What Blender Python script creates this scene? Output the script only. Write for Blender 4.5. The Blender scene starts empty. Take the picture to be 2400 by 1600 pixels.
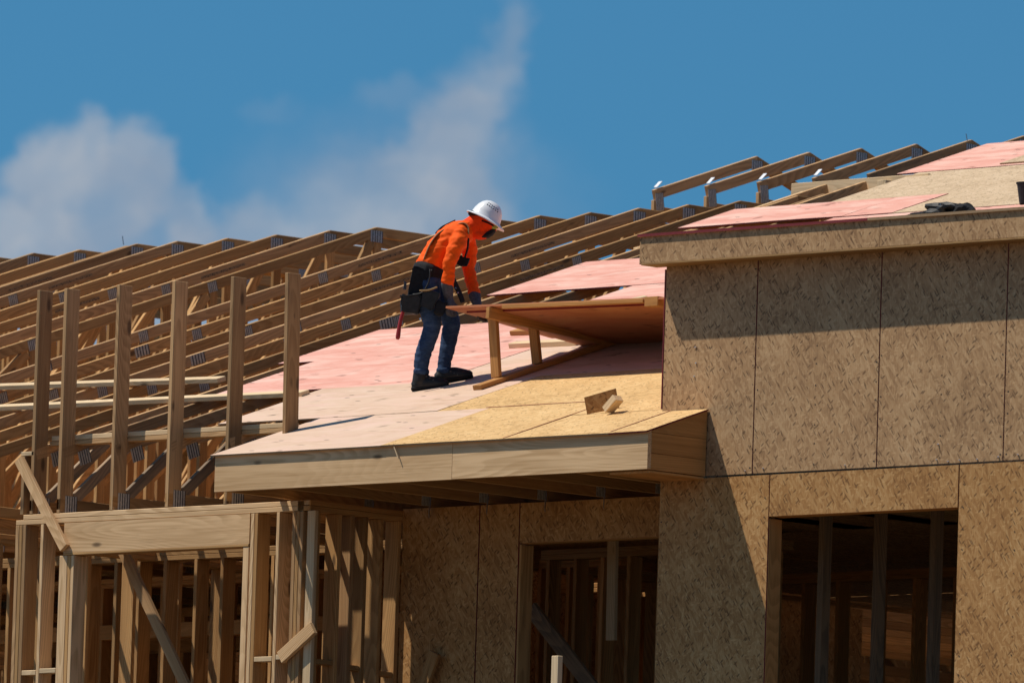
import bpy, bmesh, math, random
from mathutils import Vector, Matrix, noise
random.seed(11)
SC = bpy.context.scene
COL = SC.collection

# ------------------------------------------------------------------ camera
FPX = 27631.0
CAMP = Vector((59.1825, -63.7223, -7.7527))
_y, _p, _r = (math.radians(v) for v in (43.6264, 5.74, 1.7914))
_F = Vector((-math.sin(_y)*math.cos(_p), math.cos(_y)*math.cos(_p), math.sin(_p)))
_R = Vector((math.cos(_y), math.sin(_y), 0.0))
_U = _R.cross(_F)
CR = _R*math.cos(_r) + _U*math.sin(_r)
CU = -_R*math.sin(_r) + _U*math.cos(_r)
cd = bpy.data.cameras.new('camera')
cam = bpy.data.objects.new('camera', cd)
COL.objects.link(cam)
M = Matrix.Identity(4)
for i in range(3):
    M[i][0] = CR[i]; M[i][1] = CU[i]; M[i][2] = -_F[i]; M[i][3] = CAMP[i]
cam.matrix_world = M
cd.sensor_width = 36.0
cd.lens = FPX/2400*36
cd.clip_start = 1.0
cd.clip_end = 6000
cd.dof.use_dof = True
cd.dof.focus_distance = 90.5
cd.dof.aperture_fstop = 5.6
SC.camera = cam

# ------------------------------------------------------------------ light
SUN = Vector((-1.35, -1.0, 2.95)).normalized()
sd = bpy.data.lights.new('sun', 'SUN')
sd.energy = 4.7
sd.angle = math.radians(0.55)
sd.color = (1.0, 0.92, 0.80)
so = bpy.data.objects.new('sun', sd)
COL.objects.link(so)
so.rotation_euler = SUN.to_track_quat('Z', 'Y').to_euler()
so.location = (0, 0, 60)

SC.view_settings.view_transform = 'Standard'
SC.view_settings.look = 'None'
SC.view_settings.gamma = 1.0
SC.view_settings.exposure = 0.0
SC.view_settings.use_curve_mapping = False
SC.cycles.max_bounces = 5

# ------------------------------------------------------------------ node helper
class NT:
    def __init__(s, tree):
        s.t = tree; s.n = tree.nodes; s.l = tree.links
    def new(s, typ, ins=None, **kw):
        nd = s.n.new(typ)
        for k, v in kw.items(): setattr(nd, k, v)
        for k, v in (ins or {}).items(): s.put(nd.inputs[k], v)
        return nd
    def put(s, sock, v):
        if isinstance(v, bpy.types.NodeSocket): s.l.new(v, sock)
        else: sock.default_value = v
    def math(s, op, a, b=None, c=None, clamp=False):
        nd = s.n.new('ShaderNodeMath'); nd.operation = op; nd.use_clamp = clamp
        s.put(nd.inputs[0], a)
        if b is not None: s.put(nd.inputs[1], b)
        if c is not None: s.put(nd.inputs[2], c)
        return nd.outputs[0]
    def vmath(s, op, a, b=None):
        nd = s.n.new('ShaderNodeVectorMath'); nd.operation = op
        s.put(nd.inputs[0], a)
        if b is not None: s.put(nd.inputs[1], b)
        return nd.outputs['Value'] if op in ('DOT_PRODUCT', 'LENGTH') else nd.outputs[0]
    def mix(s, fac, a, b, mode='MIX'):
        nd = s.n.new('ShaderNodeMix'); nd.data_type = 'RGBA'; nd.blend_type = mode
        s.put(nd.inputs[0], fac)
        s.put(nd.inputs[6], a if isinstance(a, bpy.types.NodeSocket) else (*a[:3], 1))
        s.put(nd.inputs[7], b if isinstance(b, bpy.types.NodeSocket) else (*b[:3], 1))
        return nd.outputs[2]
    def ramp(s, fac, stops, interp='LINEAR'):
        nd = s.n.new('ShaderNodeValToRGB'); cr = nd.color_ramp; cr.interpolation = interp
        while len(cr.elements) < len(stops): cr.elements.new(0.5)
        for e, (p, c) in zip(cr.elements, stops):
            e.position = p
            e.color = (*c[:3], 1) if hasattr(c, '__len__') else (c, c, c, 1)
        s.put(nd.inputs[0], fac)
        return nd.outputs[0]
    def mapr(s, v, a, b, c=0.0, d=1.0, smooth=True):
        nd = s.n.new('ShaderNodeMapRange'); nd.interpolation_type = 'SMOOTHSTEP' if smooth else 'LINEAR'
        for i, x in enumerate((v, a, b, c, d)): s.put(nd.inputs[i], x)
        return nd.outputs[0]
    def noise(s, vec, scale, detail=3.0, rough=0.55, dist=0.0):
        nd = s.new('ShaderNodeTexNoise', {'Vector': vec, 'Scale': scale, 'Detail': detail, 'Roughness': rough, 'Distortion': dist})
        return nd
    def map(s, vec, loc=(0, 0, 0), rot=(0, 0, 0), scale=(1, 1, 1)):
        if any(rot):
            vec = s.new('ShaderNodeMapping', {'Vector': vec, 'Rotation': rot}).outputs[0]
        nd = s.new('ShaderNodeMapping', {'Vector': vec, 'Location': loc, 'Scale': scale})
        return nd.outputs[0]

# ------------------------------------------------------------------ world: sky with soft clouds
world = bpy.data.worlds.new('World'); SC.world = world; world.use_nodes = True
t = NT(world.node_tree); t.n.clear()
tc = t.new('ShaderNodeTexCoord')
gdir = tc.outputs['Generated']
lift = t.new('ShaderNodeVectorMath', {0: gdir, 1: (0, 0, 0.09)}, operation='ADD').outputs[0]
lift = t.vmath('NORMALIZE', lift)
sky = t.new('ShaderNodeTexSky', {'Vector': lift}, sky_type='NISHITA', sun_disc=False,
            sun_elevation=math.asin(SUN.z), sun_rotation=math.atan2(SUN.x, SUN.y),
            altitude=300.0, air_density=1.0, dust_density=0.6, ozone_density=1.6)
skyc = t.mix(1.0, sky.outputs[0], (0.40, 0.98, 1.22), 'MULTIPLY')
# cloud field in direction space
ca = t.vmath('DOT_PRODUCT', gdir, tuple(CR)); cb = t.vmath('DOT_PRODUCT', gdir, tuple(CU))
cf = t.math('MAXIMUM', t.vmath('DOT_PRODUCT', gdir, tuple(_F)), 0.02)
ca = t.math('MULTIPLY', t.math('DIVIDE', ca, cf), FPX/1000)      # degrees-like units, 1 = about two degrees
cb = t.math('MULTIPLY', t.math('DIVIDE', cb, cf), FPX/1000)
uv = t.new('ShaderNodeCombineXYZ', {0: ca, 1: cb, 2: 0.0}).outputs[0]
w1 = t.noise(uv, 4.6, 7, 0.66).outputs['Color']
w2 = t.vmath('MULTIPLY', t.vmath('SUBTRACT', w1, (0.5, 0.5, 0.5)), (0.24, 0.24, 0.0))
uw = t.vmath('ADD', uv, w2)
blobs = [  # centre x, y and radii in the units above, strength
    (-1.085, .41, .085, .14, .85), (-.985, .44, .075, .12, .8), (-.885, .39, .10, .13, .95), (-1.0, .31, .19, .14, .8),
    (-1.15, .22, .14, .20, .8), (-1.0, .19, .27, .14, .5), (-.755, .30, .08, .085, .85), (-.66, .21, .19, .12, .65),
    (-1.0, .08, .40, .12, .6), (-.55, .18, .20, .11, .5), (-.56, .56, .07, .03, .12),
    (.015, .745, .035, .05, .42), (-.025, .675, .06, .065, .45), (-.075, .60, .09, .09, .5), (-.125, .52, .10, .10, .65),
    (-.27, .585, .085, .04, .22), (-.19, .40, .15, .12, .65), (-.34, .36, .14, .11, .5), (-.15, .27, .16, .15, .75),
    (-.36, .21, .17, .11, .5), (-.28, .30, .36, .22, .36), (-.11, .34, .12, .26, .4), (-.5, .12, .7, .08, .4)]
acc = None
for (bx_, by_, rx, ry, st) in blobs:
    q = t.vmath('MULTIPLY', t.vmath('SUBTRACT', uw, (bx_, by_, 0)), (1/rx, 1/ry, 0))
    d = t.vmath('LENGTH', q)
    m = t.mapr(d, 0.30 if st < .6 else .58, 1.5 if st < .6 else 1.17, st, 0.0)
    acc = m if acc is None else t.math('SUBTRACT', t.math('ADD', acc, m), t.math('MULTIPLY', acc, m))
# the same kind of soft cloud over the rest of the sky
gn = t.noise(t.map(gdir, scale=(1, 1, 1.9)), 5.5, 6, 0.58, 0.3).outputs['Fac']
far = t.mapr(t.vmath('LENGTH', t.vmath('MULTIPLY', uv, (.55, .8, 0))), 1.1, 2.2)
gm = t.math('MULTIPLY', t.math('MULTIPLY', t.mapr(gn, 0.58, 0.76), 0.7), far)
fine = t.mapr(t.noise(uw, 7.0, 4, 0.55).outputs['Fac'], 0.25, 0.8, 0.78, 1.12)
cm = t.math('MULTIPLY', t.math('MAXIMUM', acc, gm), fine, clamp=True)
cl = t.mix(t.mapr(t.noise(uw, 3.0, 3).outputs['Fac'], .35, .7), (4.6, 5.4, 6.7), (7.0, 7.2, 7.7))
mixc = t.mix(t.math('MULTIPLY', cm, 0.82), skyc, cl)
bg = t.new('ShaderNodeBackground', {'Color': mixc, 'Strength': 0.067})
t.l.new(bg.outputs[0], t.new('ShaderNodeOutputWorld').inputs[0])

# ------------------------------------------------------------------ materials
MAT = {}
def newmat(name):
    m = bpy.data.materials.new(name); m.use_nodes = True
    n = NT(m.node_tree); b = m.node_tree.nodes['Principled BSDF']
    MAT[name] = m
    return m, n, b

def lumber(name, c0, c1, var=0.22, ring=9.0, knots=True, dirt=0.25):
    m, n, b = newmat(name)
    tcn = n.new('ShaderNodeTexCoord'); oi = n.new('ShaderNodeObjectInfo')
    rnd = oi.outputs['Random']
    off = n.new('ShaderNodeCombineXYZ', {0: n.math('MULTIPLY', rnd, 37.0), 1: n.math('MULTIPLY_ADD', rnd, .31, .06),
                                         2: n.math('MULTIPLY_ADD', n.math('FRACT', n.math('MULTIPLY', rnd, 7.13)), .2, -.1)}).outputs[0]
    v = n.vmath('ADD', tcn.outputs['Object'], off)
    con = n.noise(n.map(v, scale=(.30, 2.6, 2.6)), 1.0, 1.5, .4).outputs['Fac']
    con = n.math('FRACT', n.math('MULTIPLY', con, ring*5.5))
    wv = n.math('MULTIPLY', n.mapr(con, .0, .75), n.mapr(con, 1.0, .86))
    wv = n.math('SUBTRACT', 1.0, n.math('MULTIPLY', n.math('SUBTRACT', 1.0, wv), n.mapr(n.noise(n.map(v, scale=(.35, 5, 5)), 1.0, 2).outputs['Fac'], .42, .62, .15, 1.0)))
    fib = n.noise(n.map(v, scale=(1.3, 70, 70)), 1.0, 3, .6).outputs['Fac']
    big = n.noise(n.map(v, scale=(.8, 5, 5)), 1.0, 3, .6).outputs['Fac']
    f = n.math('ADD', n.math('MULTIPLY', n.math('SUBTRACT', 1.0, wv), .26), n.math('ADD', n.math('MULTIPLY', fib, .48), n.math('MULTIPLY', big, .46)))
    col = n.ramp(f, [(.28, c0), (.62, c1), (.95, tuple(min(1, x*1.12) for x in c1))])
    tone = n.math('MULTIPLY_ADD', rnd, var*2, 1-var)
    hue = n.math('FRACT', n.math('MULTIPLY', rnd, 13.7))
    col = n.mix(n.math('MULTIPLY', hue, .35), col, n.mix(1.0, col, (1.08, .93, .78), 'MULTIPLY'))
    col = n.mix(1.0, col, n.new('ShaderNodeCombineXYZ', {0: tone, 1: tone, 2: tone}).outputs[0], 'MULTIPLY')
    if knots:
        vk = n.new('ShaderNodeTexVoronoi', {'Vector': n.map(v, scale=(3.2, 9, 9)), 'Scale': 1.0, 'Randomness': 1.0})
        rad = n.math('MULTIPLY', n.new('ShaderNodeSeparateColor', {0: vk.outputs['Color']}).outputs[0], .30)
        km = n.mapr(n.math('SUBTRACT', vk.outputs['Distance'], rad), -.14, .0, 1.0, 0.0)
        km = n.math('MULTIPLY', km, n.math('GREATER_THAN', n.new('ShaderNodeSeparateColor', {0: vk.outputs['Color']}).outputs[1], .72))
        col = n.mix(n.math('MULTIPLY', km, .8), col, (.075, .042, .022))
    dm = n.mapr(n.noise(n.map(v, scale=(2.2, 8, 8)), 1.0, 4, .65).outputs['Fac'], .58, .8)
    col = n.mix(n.math('MULTIPLY', dm, dirt), col, (.10, .075, .055))
    n.put(b.inputs['Base Color'], col); b.inputs['Roughness'].default_value = .78
    b.inputs['Specular IOR Level'].default_value = .25
    bp = n.new('ShaderNodeBump', {'Height': fib, 'Strength': .12, 'Distance': .003})
    n.l.new(bp.outputs[0], b.inputs['Normal'])
    return m

lumber('pine', (.28, .14, .048), (.49, .285, .115), var=.28, dirt=.5)
lumber('pine_grey', (.28, .155, .068), (.49, .305, .15), var=.26, ring=8, dirt=.55)
lumber('pine_pale', (.48, .34, .19), (.70, .53, .33), var=.12)
lumber('pine_fascia', (.44, .26, .115), (.75, .51, .285), var=.05, ring=9, dirt=.15)
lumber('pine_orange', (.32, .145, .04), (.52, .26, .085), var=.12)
lumber('pine_dark', (.12, .095, .075), (.34, .24, .15), dirt=.85)

def sheetmat(name, c0, c1, c2, spots=.5, seed=0.0, fade=(.6, .5, .42)):
    m, n, b = newmat(name)
    tcn = n.new('ShaderNodeTexCoord'); rnd = n.new('ShaderNodeObjectInfo').outputs['Random']
    off = n.new('ShaderNodeCombineXYZ', {0: n.math('MULTIPLY', rnd, 53.0), 1: n.math('MULTIPLY', rnd, 29.0), 2: seed}).outputs[0]
    v = n.vmath('ADD', tcn.outputs['Object'], off)
    wob = n.noise(n.map(v, scale=(.9, 2.2, 1)), 1.5, 3).outputs['Fac']
    v2 = n.vmath('ADD', v, n.new('ShaderNodeCombineXYZ', {1: n.math('MULTIPLY', wob, .5)}).outputs[0])
    g1 = n.noise(n.map(v2, scale=(.8, 24, 1)), 1.0, 4, .62).outputs['Fac']
    g2 = n.noise(n.map(v2, scale=(1.0, 3.0, 1)), 1.6, 4, .6).outputs['Fac']
    f = n.math('ADD', n.math('MULTIPLY', g1, .55), n.math('MULTIPLY', g2, .5))
    col = n.ramp(f, [(.30, c0), (.52, c1), (.74, c2)])
    pt = n.mapr(n.noise(n.map(v2, scale=(.9, 4.5, 1)), 1.3, 4, .65).outputs['Fac'], .46, .68)
    col = n.mix(n.math('MULTIPLY', pt, .65), col, fade)
    vk = n.new('ShaderNodeTexVoronoi', {'Vector': n.map(v2, scale=(2.6, 11, 1)), 'Scale': 1.0}, voronoi_dimensions='2D')
    sep = n.new('ShaderNodeSeparateColor', {0: vk.outputs['Color']})
    km = n.math('MULTIPLY', n.mapr(vk.outputs['Distance'], .05, .22, 1, 0), n.math('GREATER_THAN', sep.outputs[0], .78))
    col = n.mix(n.math('MULTIPLY', km, spots), col, tuple(x*.42 for x in c0))
    # staple and scuff marks, short dashes along the face grain
    vs = n.new('ShaderNodeTexVoronoi', {'Vector': n.map(v, rot=(0, 0, .12), scale=(3.0, 9, 1)), 'Scale': 1.0}, voronoi_dimensions='2D')
    s2 = n.new('ShaderNodeSeparateColor', {0: vs.outputs['Color']})
    sm = n.math('MULTIPLY', n.mapr(vs.outputs['Distance'], .06, .12, 1, 0), n.math('GREATER_THAN', s2.outputs[1], .80))
    col = n.mix(n.math('MULTIPLY', sm, .75), col, (.07, .05, .045))
    n.put(b.inputs['Base Color'], col); b.inputs['Roughness'].default_value = .75
    b.inputs['Specular IOR Level'].default_value = .2
    bp = n.new('ShaderNodeBump', {'Height': f, 'Strength': .2, 'Distance': .004})
    n.l.new(bp.outputs[0], b.inputs['Normal'])
    return m
sheetmat('pink_ply', (.58, .235, .175), (.70, .345, .27), (.76, .47, .38), .65, fade=(.78, .55, .45))
sheetmat('plain_ply', (.51, .33, .225), (.63, .445, .325), (.71, .535, .42), .5, fade=(.70, .475, .395))
sheetmat('red_ply', (.34, .10, .045), (.46, .17, .08), (.52, .24, .12), .5, fade=(.5, .22, .1))

def osbmat(name, dark, mid, light, fleck=.5, vert=True, grey=None):
    m, n, b = newmat(name)
    tcn = n.new('ShaderNodeTexCoord'); rnd = n.new('ShaderNodeObjectInfo').outputs['Random']
    off = n.new('ShaderNodeCombineXYZ', {0: n.math('MULTIPLY', rnd, 41.0), 1: n.math('MULTIPLY', rnd, 67.0), 2: 0.0}).outputs[0]
    v0 = n.vmath('ADD', tcn.outputs['Object'], off)
    wz = n.noise(v0, 9.0, 2).outputs['Color']
    v = n.vmath('ADD', v0, n.vmath('MULTIPLY', n.vmath('SUBTRACT', wz, (.5, .5, .5)), (.005, .005, 0)))
    a0 = math.pi/2 if vert else 0.0
    tot = None; fl = None; br = None
    for i, (ang, sx, sy) in enumerate(((-a0+1.45, 17, 50), (-a0+.15, 13, 60), (-a0+.85, 17, 46), (-a0-.6, 12, 62))):
        vo = n.new('ShaderNodeTexVoronoi', {'Vector': n.map(v, loc=(i*3.1, i*1.7, 0), rot=(0, 0, ang), scale=(sx, sy, 1)), 'Scale': 1.0}, voronoi_dimensions='2D')
        sp = n.new('ShaderNodeSeparateColor', {0: vo.outputs['Color']})
        val = sp.outputs[0]
        if tot is None: tot = val
        else:
            tot = n.new('ShaderNodeMix', {0: n.math('GREATER_THAN', sp.outputs[1], .5), 2: tot, 3: val}, data_type='FLOAT').outputs[0]
        near = n.mapr(vo.outputs['Distance'], .20, .42, 1, 0)
        if i > 1:
            k = n.math('MULTIPLY', near, n.math('GREATER_THAN', sp.outputs[2], .88))
            fl = k if fl is None else n.math('MAXIMUM', fl, k)
        else:
            k = n.math('MULTIPLY', near, n.math('GREATER_THAN', sp.outputs[2], .90))
            br = k if br is None else n.math('MAXIMUM', br, k)
    fib = n.noise(n.map(v0, rot=(0, 0, -a0), scale=(12, 80, 1)), 1.0, 3, .6).outputs['Fac']
    big = n.noise(v0, 2.0, 5, .65).outputs['Fac']
    f = n.math('ADD', n.math('MULTIPLY', tot, .29), n.math('ADD', n.math('MULTIPLY', fib, .44), n.math('MULTIPLY', big, .62)))
    col = n.ramp(f, [(.36, tuple(x*.8 for x in dark)), (.66, mid), (1.0, light)])
    col = n.mix(n.math('MULTIPLY', br, .32), col, tuple(min(1, x*1.25) for x in light))
    col = n.mix(n.math('MULTIPLY', fl, fleck), col, tuple(x*.38 for x in dark))
    if grey:
        gm_ = n.mapr(n.noise(v0, 1.1, 3).outputs['Fac'], .35, .68)
        col = n.mix(n.math('MULTIPLY', gm_, .5), col, n.mix(1.0, col, grey, 'MULTIPLY'))
    n.put(b.inputs['Base Color'], col); b.inputs['Roughness'].default_value = .72
    b.inputs['Specular IOR Level'].default_value = .3
    bp = n.new('ShaderNodeBump', {'Height': f, 'Strength': .05, 'Distance': .002})
    n.l.new(bp.outputs[0], b.inputs['Normal'])
    return m
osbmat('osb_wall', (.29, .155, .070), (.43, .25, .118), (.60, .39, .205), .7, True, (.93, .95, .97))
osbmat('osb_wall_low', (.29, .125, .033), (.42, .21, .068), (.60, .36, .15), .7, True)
osbmat('osb_roof', (.46, .26, .09), (.62, .385, .16), (.74, .51, .25), .5, False)
osbmat('osb_roof_pale', (.40, .27, .15), (.54, .39, .24), (.66, .50, .34), .45, False)

def plain(name, col, rough=.7, metal=0.0, var=.12, scale=20.0, spec=.4, bump=.15):
    m, n, b = newmat(name)
    tcn = n.new('ShaderNodeTexCoord')
    nz = n.noise(tcn.outputs['Object'], scale, 4, .6).outputs['Fac']
    c = n.ramp(nz, [(.3, tuple(x*(1-var) for x in col)), (.7, tuple(min(1, x*(1+var)) for x in col))])
    n.put(b.inputs['Base Color'], c)
    b.inputs['Roughness'].default_value = rough; b.inputs['Metallic'].default_value = metal
    b.inputs['Specular IOR Level'].default_value = spec
    if bump:
        bp = n.new('ShaderNodeBump', {'Height': nz, 'Strength': bump, 'Distance': .003})
        n.l.new(bp.outputs[0], b.inputs['Normal'])
    return m
plain('red_edge', (.20, .022, .028), .7)
plain('red_line', (.30, .085, .05), .8)
plain('tan_edge', (.36, .235, .13), .8)
plain('galvanised', (.44, .445, .45), .42, .55, .25, 60)
plain('rib_shade_steel', (.085, .085, .09), .6, .3, .25, 60)
plain('white_metal', (.85, .86, .88), .3, .2, .05)
plain('bright_nail', (.9, .9, .9), .18, .9, .03, bump=0)
plain('shirt_orange', (.97, .105, .004), .8, 0, .10, 45, .2)
plain('hood_orange', (.97, .062, .004), .8, 0, .10, 45, .2)
plain('black_cloth', (.012, .012, .014), .85, 0, .4, 40, .25)
plain('black_leather', (.016, .016, .017), .55, 0, .4, 30, .35)
plain('grey_glove', (.085, .085, .095), .85, 0, .3, 60, .2)
plain('hat_white', (.80, .81, .83), .28, 0, .03, 8, .5, 0)
plain('hat_hole', (.02, .02, .025), .6)
plain('strap_tan', (.28, .17, .07), .7)
plain('lens', (.35, .42, .05), .1, 0, .1, 8, .8, 0)
plain('skin', (.42, .24, .16), .6)
plain('hammer_red', (.32, .02, .02), .45, 0, .15)
plain('steel', (.30, .30, .31), .4, .8)
plain('ink', (.035, .028, .025), .8)
plain('soil', (.16, .11, .065), .95, 0, .25, .4, .1)
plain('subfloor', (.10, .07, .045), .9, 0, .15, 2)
def jeansmat():
    m, n, b = newmat('denim')
    tcn = n.new('ShaderNodeTexCoord')
    a = n.noise(tcn.outputs['Object'], 7.0, 4, .65).outputs['Fac']
    w = n.noise(n.map(tcn.outputs['Object'], scale=(1, 1, 3)), 26.0, 3, .6).outputs['Fac']
    f = n.math('ADD', n.math('MULTIPLY', a, .6), n.math('MULTIPLY', w, .4))
    n.put(b.inputs['Base Color'], n.ramp(f, [(.3, (.014, .026, .06)), (.5, (.027, .052, .112)), (.75, (.065, .11, .20))]))
    b.inputs['Roughness'].default_value = .9; b.inputs['Specular IOR Level'].default_value = .15
jeansmat()
def stampmat():
    m, n, b = newmat('stamp')
    tcn = n.new('ShaderNodeTexCoord'); rnd = n.new('ShaderNodeObjectInfo').outputs['Random']
    v = n.vmath('ADD', tcn.outputs['Object'], n.new('ShaderNodeCombineXYZ', {0: n.math('MULTIPLY', rnd, 91)}).outputs[0])
    nz = n.noise(n.map(v, scale=(55, 30, 90)), 1.0, 2).outputs['Fac']
    n.put(b.inputs['Base Color'], n.ramp(nz, [(.40, (.06, .045, .03)), (.50, (.33, .21, .11))]))
    b.inputs['Roughness'].default_value = .8
stampmat()

# ------------------------------------------------------------------ placement helpers
TA, Z0 = 0.3306, 0.5021                     # the roof plane: z = Z0 + TA*y (sheathing top)
SL = math.atan(TA); CS, SN = math.cos(SL), math.sin(SL)
def zp(y): return Z0 + TA*y
def ray(x, y): return _F + CR*((x-1200)/FPX) - CU*((y-800)/FPX)
def cut(x, y, n, d):
    v = ray(x, y); n = Vector(n)
    return CAMP + v*((d - n.dot(CAMP))/n.dot(v))
def on_y(x, y, Y=0.0): return cut(x, y, (0, 1, 0), Y)
def on_x(x, y, X=0.0): return cut(x, y, (1, 0, 0), X)
def on_roof(x, y, off=0.0): return cut(x, y, (0, -TA, 1), Z0+off)

def link(name, mesh, mats, parent=None):
    o = bpy.data.objects.new(name, mesh); COL.objects.link(o)
    if mats is not None and not mesh.materials:
        for mm in (mats if isinstance(mats, (list, tuple)) else [mats]): mesh.materials.append(MAT[mm])
    if parent is not None: o.parent = parent
    return o
def tag(o, label=None, cat=None, group=None, kind=None):
    for k, v in (('label', label), ('category', cat), ('group', group), ('kind', kind)):
        if v: o[k] = v
    return o
def thing(name, label, cat, loc=(0, 0, 0), group=None):
    o = bpy.data.objects.new(name, None); COL.objects.link(o); o.location = loc
    o.empty_display_size = .1
    return tag(o, label, cat, group)
def wpos(o):
    p = Vector((0, 0, 0))
    while o is not None: p += o.location; o = o.parent
    return p
CACHE = {}
def boxmesh(L, w, h, mats, al=(0.5, 0.5)):
    key = (round(L, 4), round(w, 4), round(h, 4), mats if isinstance(mats, str) else tuple(mats), al)
    if key in CACHE: return CACHE[key]
    y0, z0 = -w*al[0], -h*al[1]
    v = [(x, y, z) for x in (0, L) for y in (y0, y0+w) for z in (z0, z0+h)]
    f = [(0, 1, 3, 2), (4, 6, 7, 5), (0, 4, 5, 1), (2, 3, 7, 6), (0, 2, 6, 4), (1, 5, 7, 3)]
    me = bpy.data.meshes.new('board'); me.from_pydata(v, [], f)
    for mm in ([mats] if isinstance(mats, str) else mats): me.materials.append(MAT[mm])
    bm = bmesh.new(); bm.from_mesh(me); bmesh.ops.recalc_face_normals(bm, faces=bm.faces)
    bmesh.ops.bevel(bm, geom=bm.edges[:], offset=min(.0035, w*.12, h*.12), segments=1, affect='EDGES')
    bm.to_mesh(me); bm.free()
    CACHE[key] = me
    return me
def board(name, p0, p1, w, h, mat='pine', parent=None, up=(0, 0, 1), al=(.5, .5)):
    """a sawn board from p0 to p1; w across, h along 'up'; al says where in the section the line runs"""
    p0, p1 = Vector(p0), Vector(p1)
    xa = (p1-p0); L = xa.length; xa.normalize()
    ya = Vector(up).cross(xa)
    if ya.length < 1e-4: ya = Vector((0, 1, 0)).cross(xa)
    ya.normalize(); za = xa.cross(ya)
    o = link(name, boxmesh(L, w, h, mat, al), None, parent)
    o.rotation_euler = Matrix((xa, ya, za)).transposed().to_euler()
    o.location = p0 - (wpos(parent) if parent else Vector((0, 0, 0)))
    return o
def block(name, x0, x1, y0, y1, z0, z1, mat='pine', parent=None):
    """axis-parallel piece whose grain runs along its longest side"""
    dx, dy, dz = x1-x0, y1-y0, z1-z0
    cx, cy, cz = (x0+x1)/2, (y0+y1)/2, (z0+z1)/2
    if dz >= dx and dz >= dy: return board(name, (cx, cy, z0), (cx, cy, z1), dx, dy, mat, parent, up=(0, 1, 0))
    if dx >= dy: return board(name, (x0, cy, cz), (x1, cy, cz), dy, dz, mat, parent)
    return board(name, (cx, y0, cz), (cx, y1, cz), dx, dz, mat, parent)

def slab(name, pts, thick, origin, xa, ya, mats, parent=None, warp=0.0, sub=0):
    """flat sheet: outline pts (u, v) in the frame origin, xa, ya; thickness goes down; slot 1 is the edge"""
    xa, ya = Vector(xa).normalized(), Vector(ya).normalized(); za = xa.cross(ya)
    bm = bmesh.new()
    top = [bm.verts.new((u, v, 0)) for u, v in pts]; bot = [bm.verts.new((u, v, -thick)) for u, v in pts]
    ft = bm.faces.new(top); fb = bm.faces.new(bot[::-1])
    n = len(pts)
    for i in range(n):
        f = bm.faces.new((top[i], bot[i], bot[(i+1) % n], top[(i+1) % n])); f.material_index = 1 if len(mats) > 1 else 0
    bmesh.ops.recalc_face_normals(bm, faces=bm.faces)
    if sub:
        bmesh.ops.subdivide_edges(bm, edges=bm.edges[:], cuts=sub, use_grid_fill=True)
        s = random.random()*50
        for v in bm.verts: v.co.z += warp*noise.noise(Vector((v.co.x*.9+s, v.co.y*.9, 0)))
    me = bpy.data.meshes.new(name); bm.to_mesh(me); bm.free()
    o = link(name, me, mats, parent)
    o.rotation_euler = Matrix((xa, ya, za)).transposed().to_euler()
    o.location = Vector(origin) - (wpos(parent) if parent else Vector((0, 0, 0)))
    return o
def roof_sheet(name, xy, mats, parent, off=0.0, thick=.012, warp=.004):
    """sheet lying on the roof plane, outline in world x, y"""
    ox, oy = xy[0]
    pts = [(x-ox, (y-oy)/CS) for x, y in xy]
    return slab(name, pts, thick, (ox, oy, zp(oy)+off), (1, 0, 0), (0, CS, SN), mats, parent, warp, 3 if len(xy) == 4 else 0)
def wall_panel(name, x0, x1, z0, z1, y, mats, parent, thick=.012):
    """sheet standing in a wall that faces -y"""
    g = .0055
    return slab(name, [(0, 0), (x1-x0-2*g, 0), (x1-x0-2*g, z1-z0-2*g), (0, z1-z0-2*g)], thick, (x0+g, y, z0+g), (1, 0, 0), (0, 0, 1), mats, parent)

def plate_mesh(w, h, ribs=6, t=.004):
    """pressed steel gusset plate with ribs: local x across, y up, z out of the face"""
    key = ('plate', round(w, 3), round(h, 3), ribs)
    if key in CACHE: return CACHE[key]
    bm = bmesh.new(); n = ribs*2+1
    prof = [(-w/2 + w*i/(n-1), .002 + (t if i % 2 else 0)) for i in range(n)]
    rows = []
    for yy in (-h/2, h/2): rows.append([bm.verts.new((x, yy, z)) for x, z in prof])
    for i in range(n-1): bm.faces.new((rows[0][i], rows[0][i+1], rows[1][i+1], rows[1][i])).material_index = i % 2  # every second face coloured darker to paint in the shading of the ribs
    base = [bm.verts.new(c) for c in ((-w/2, -h/2, 0), (w/2, -h/2, 0), (w/2, h/2, 0), (-w/2, h/2, 0))]
    bm.faces.new((rows[1][0], base[3], base[0], rows[0][0])); bm.faces.new((rows[0][-1], base[1], base[2], rows[1][-1]))
    bm.faces.new(base[::-1])
    me = bpy.data.meshes.new('plate'); bm.to_mesh(me); bm.free(); me.materials.append(MAT['galvanised']); me.materials.append(MAT['rib_shade_steel'])
    CACHE[key] = me
    return me
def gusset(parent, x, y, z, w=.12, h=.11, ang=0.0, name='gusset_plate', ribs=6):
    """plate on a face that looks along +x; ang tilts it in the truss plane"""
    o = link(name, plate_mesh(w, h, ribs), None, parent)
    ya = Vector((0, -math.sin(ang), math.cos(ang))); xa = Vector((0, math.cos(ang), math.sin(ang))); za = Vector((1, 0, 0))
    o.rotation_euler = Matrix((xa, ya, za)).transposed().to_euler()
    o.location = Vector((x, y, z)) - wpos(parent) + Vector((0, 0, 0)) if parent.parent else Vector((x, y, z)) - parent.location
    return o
def copy_tree(o, parent=None):
    c = o.copy(); COL.objects.link(c); c.parent = parent
    for ch in list(o.children): copy_tree(ch, c)
    return c

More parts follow.
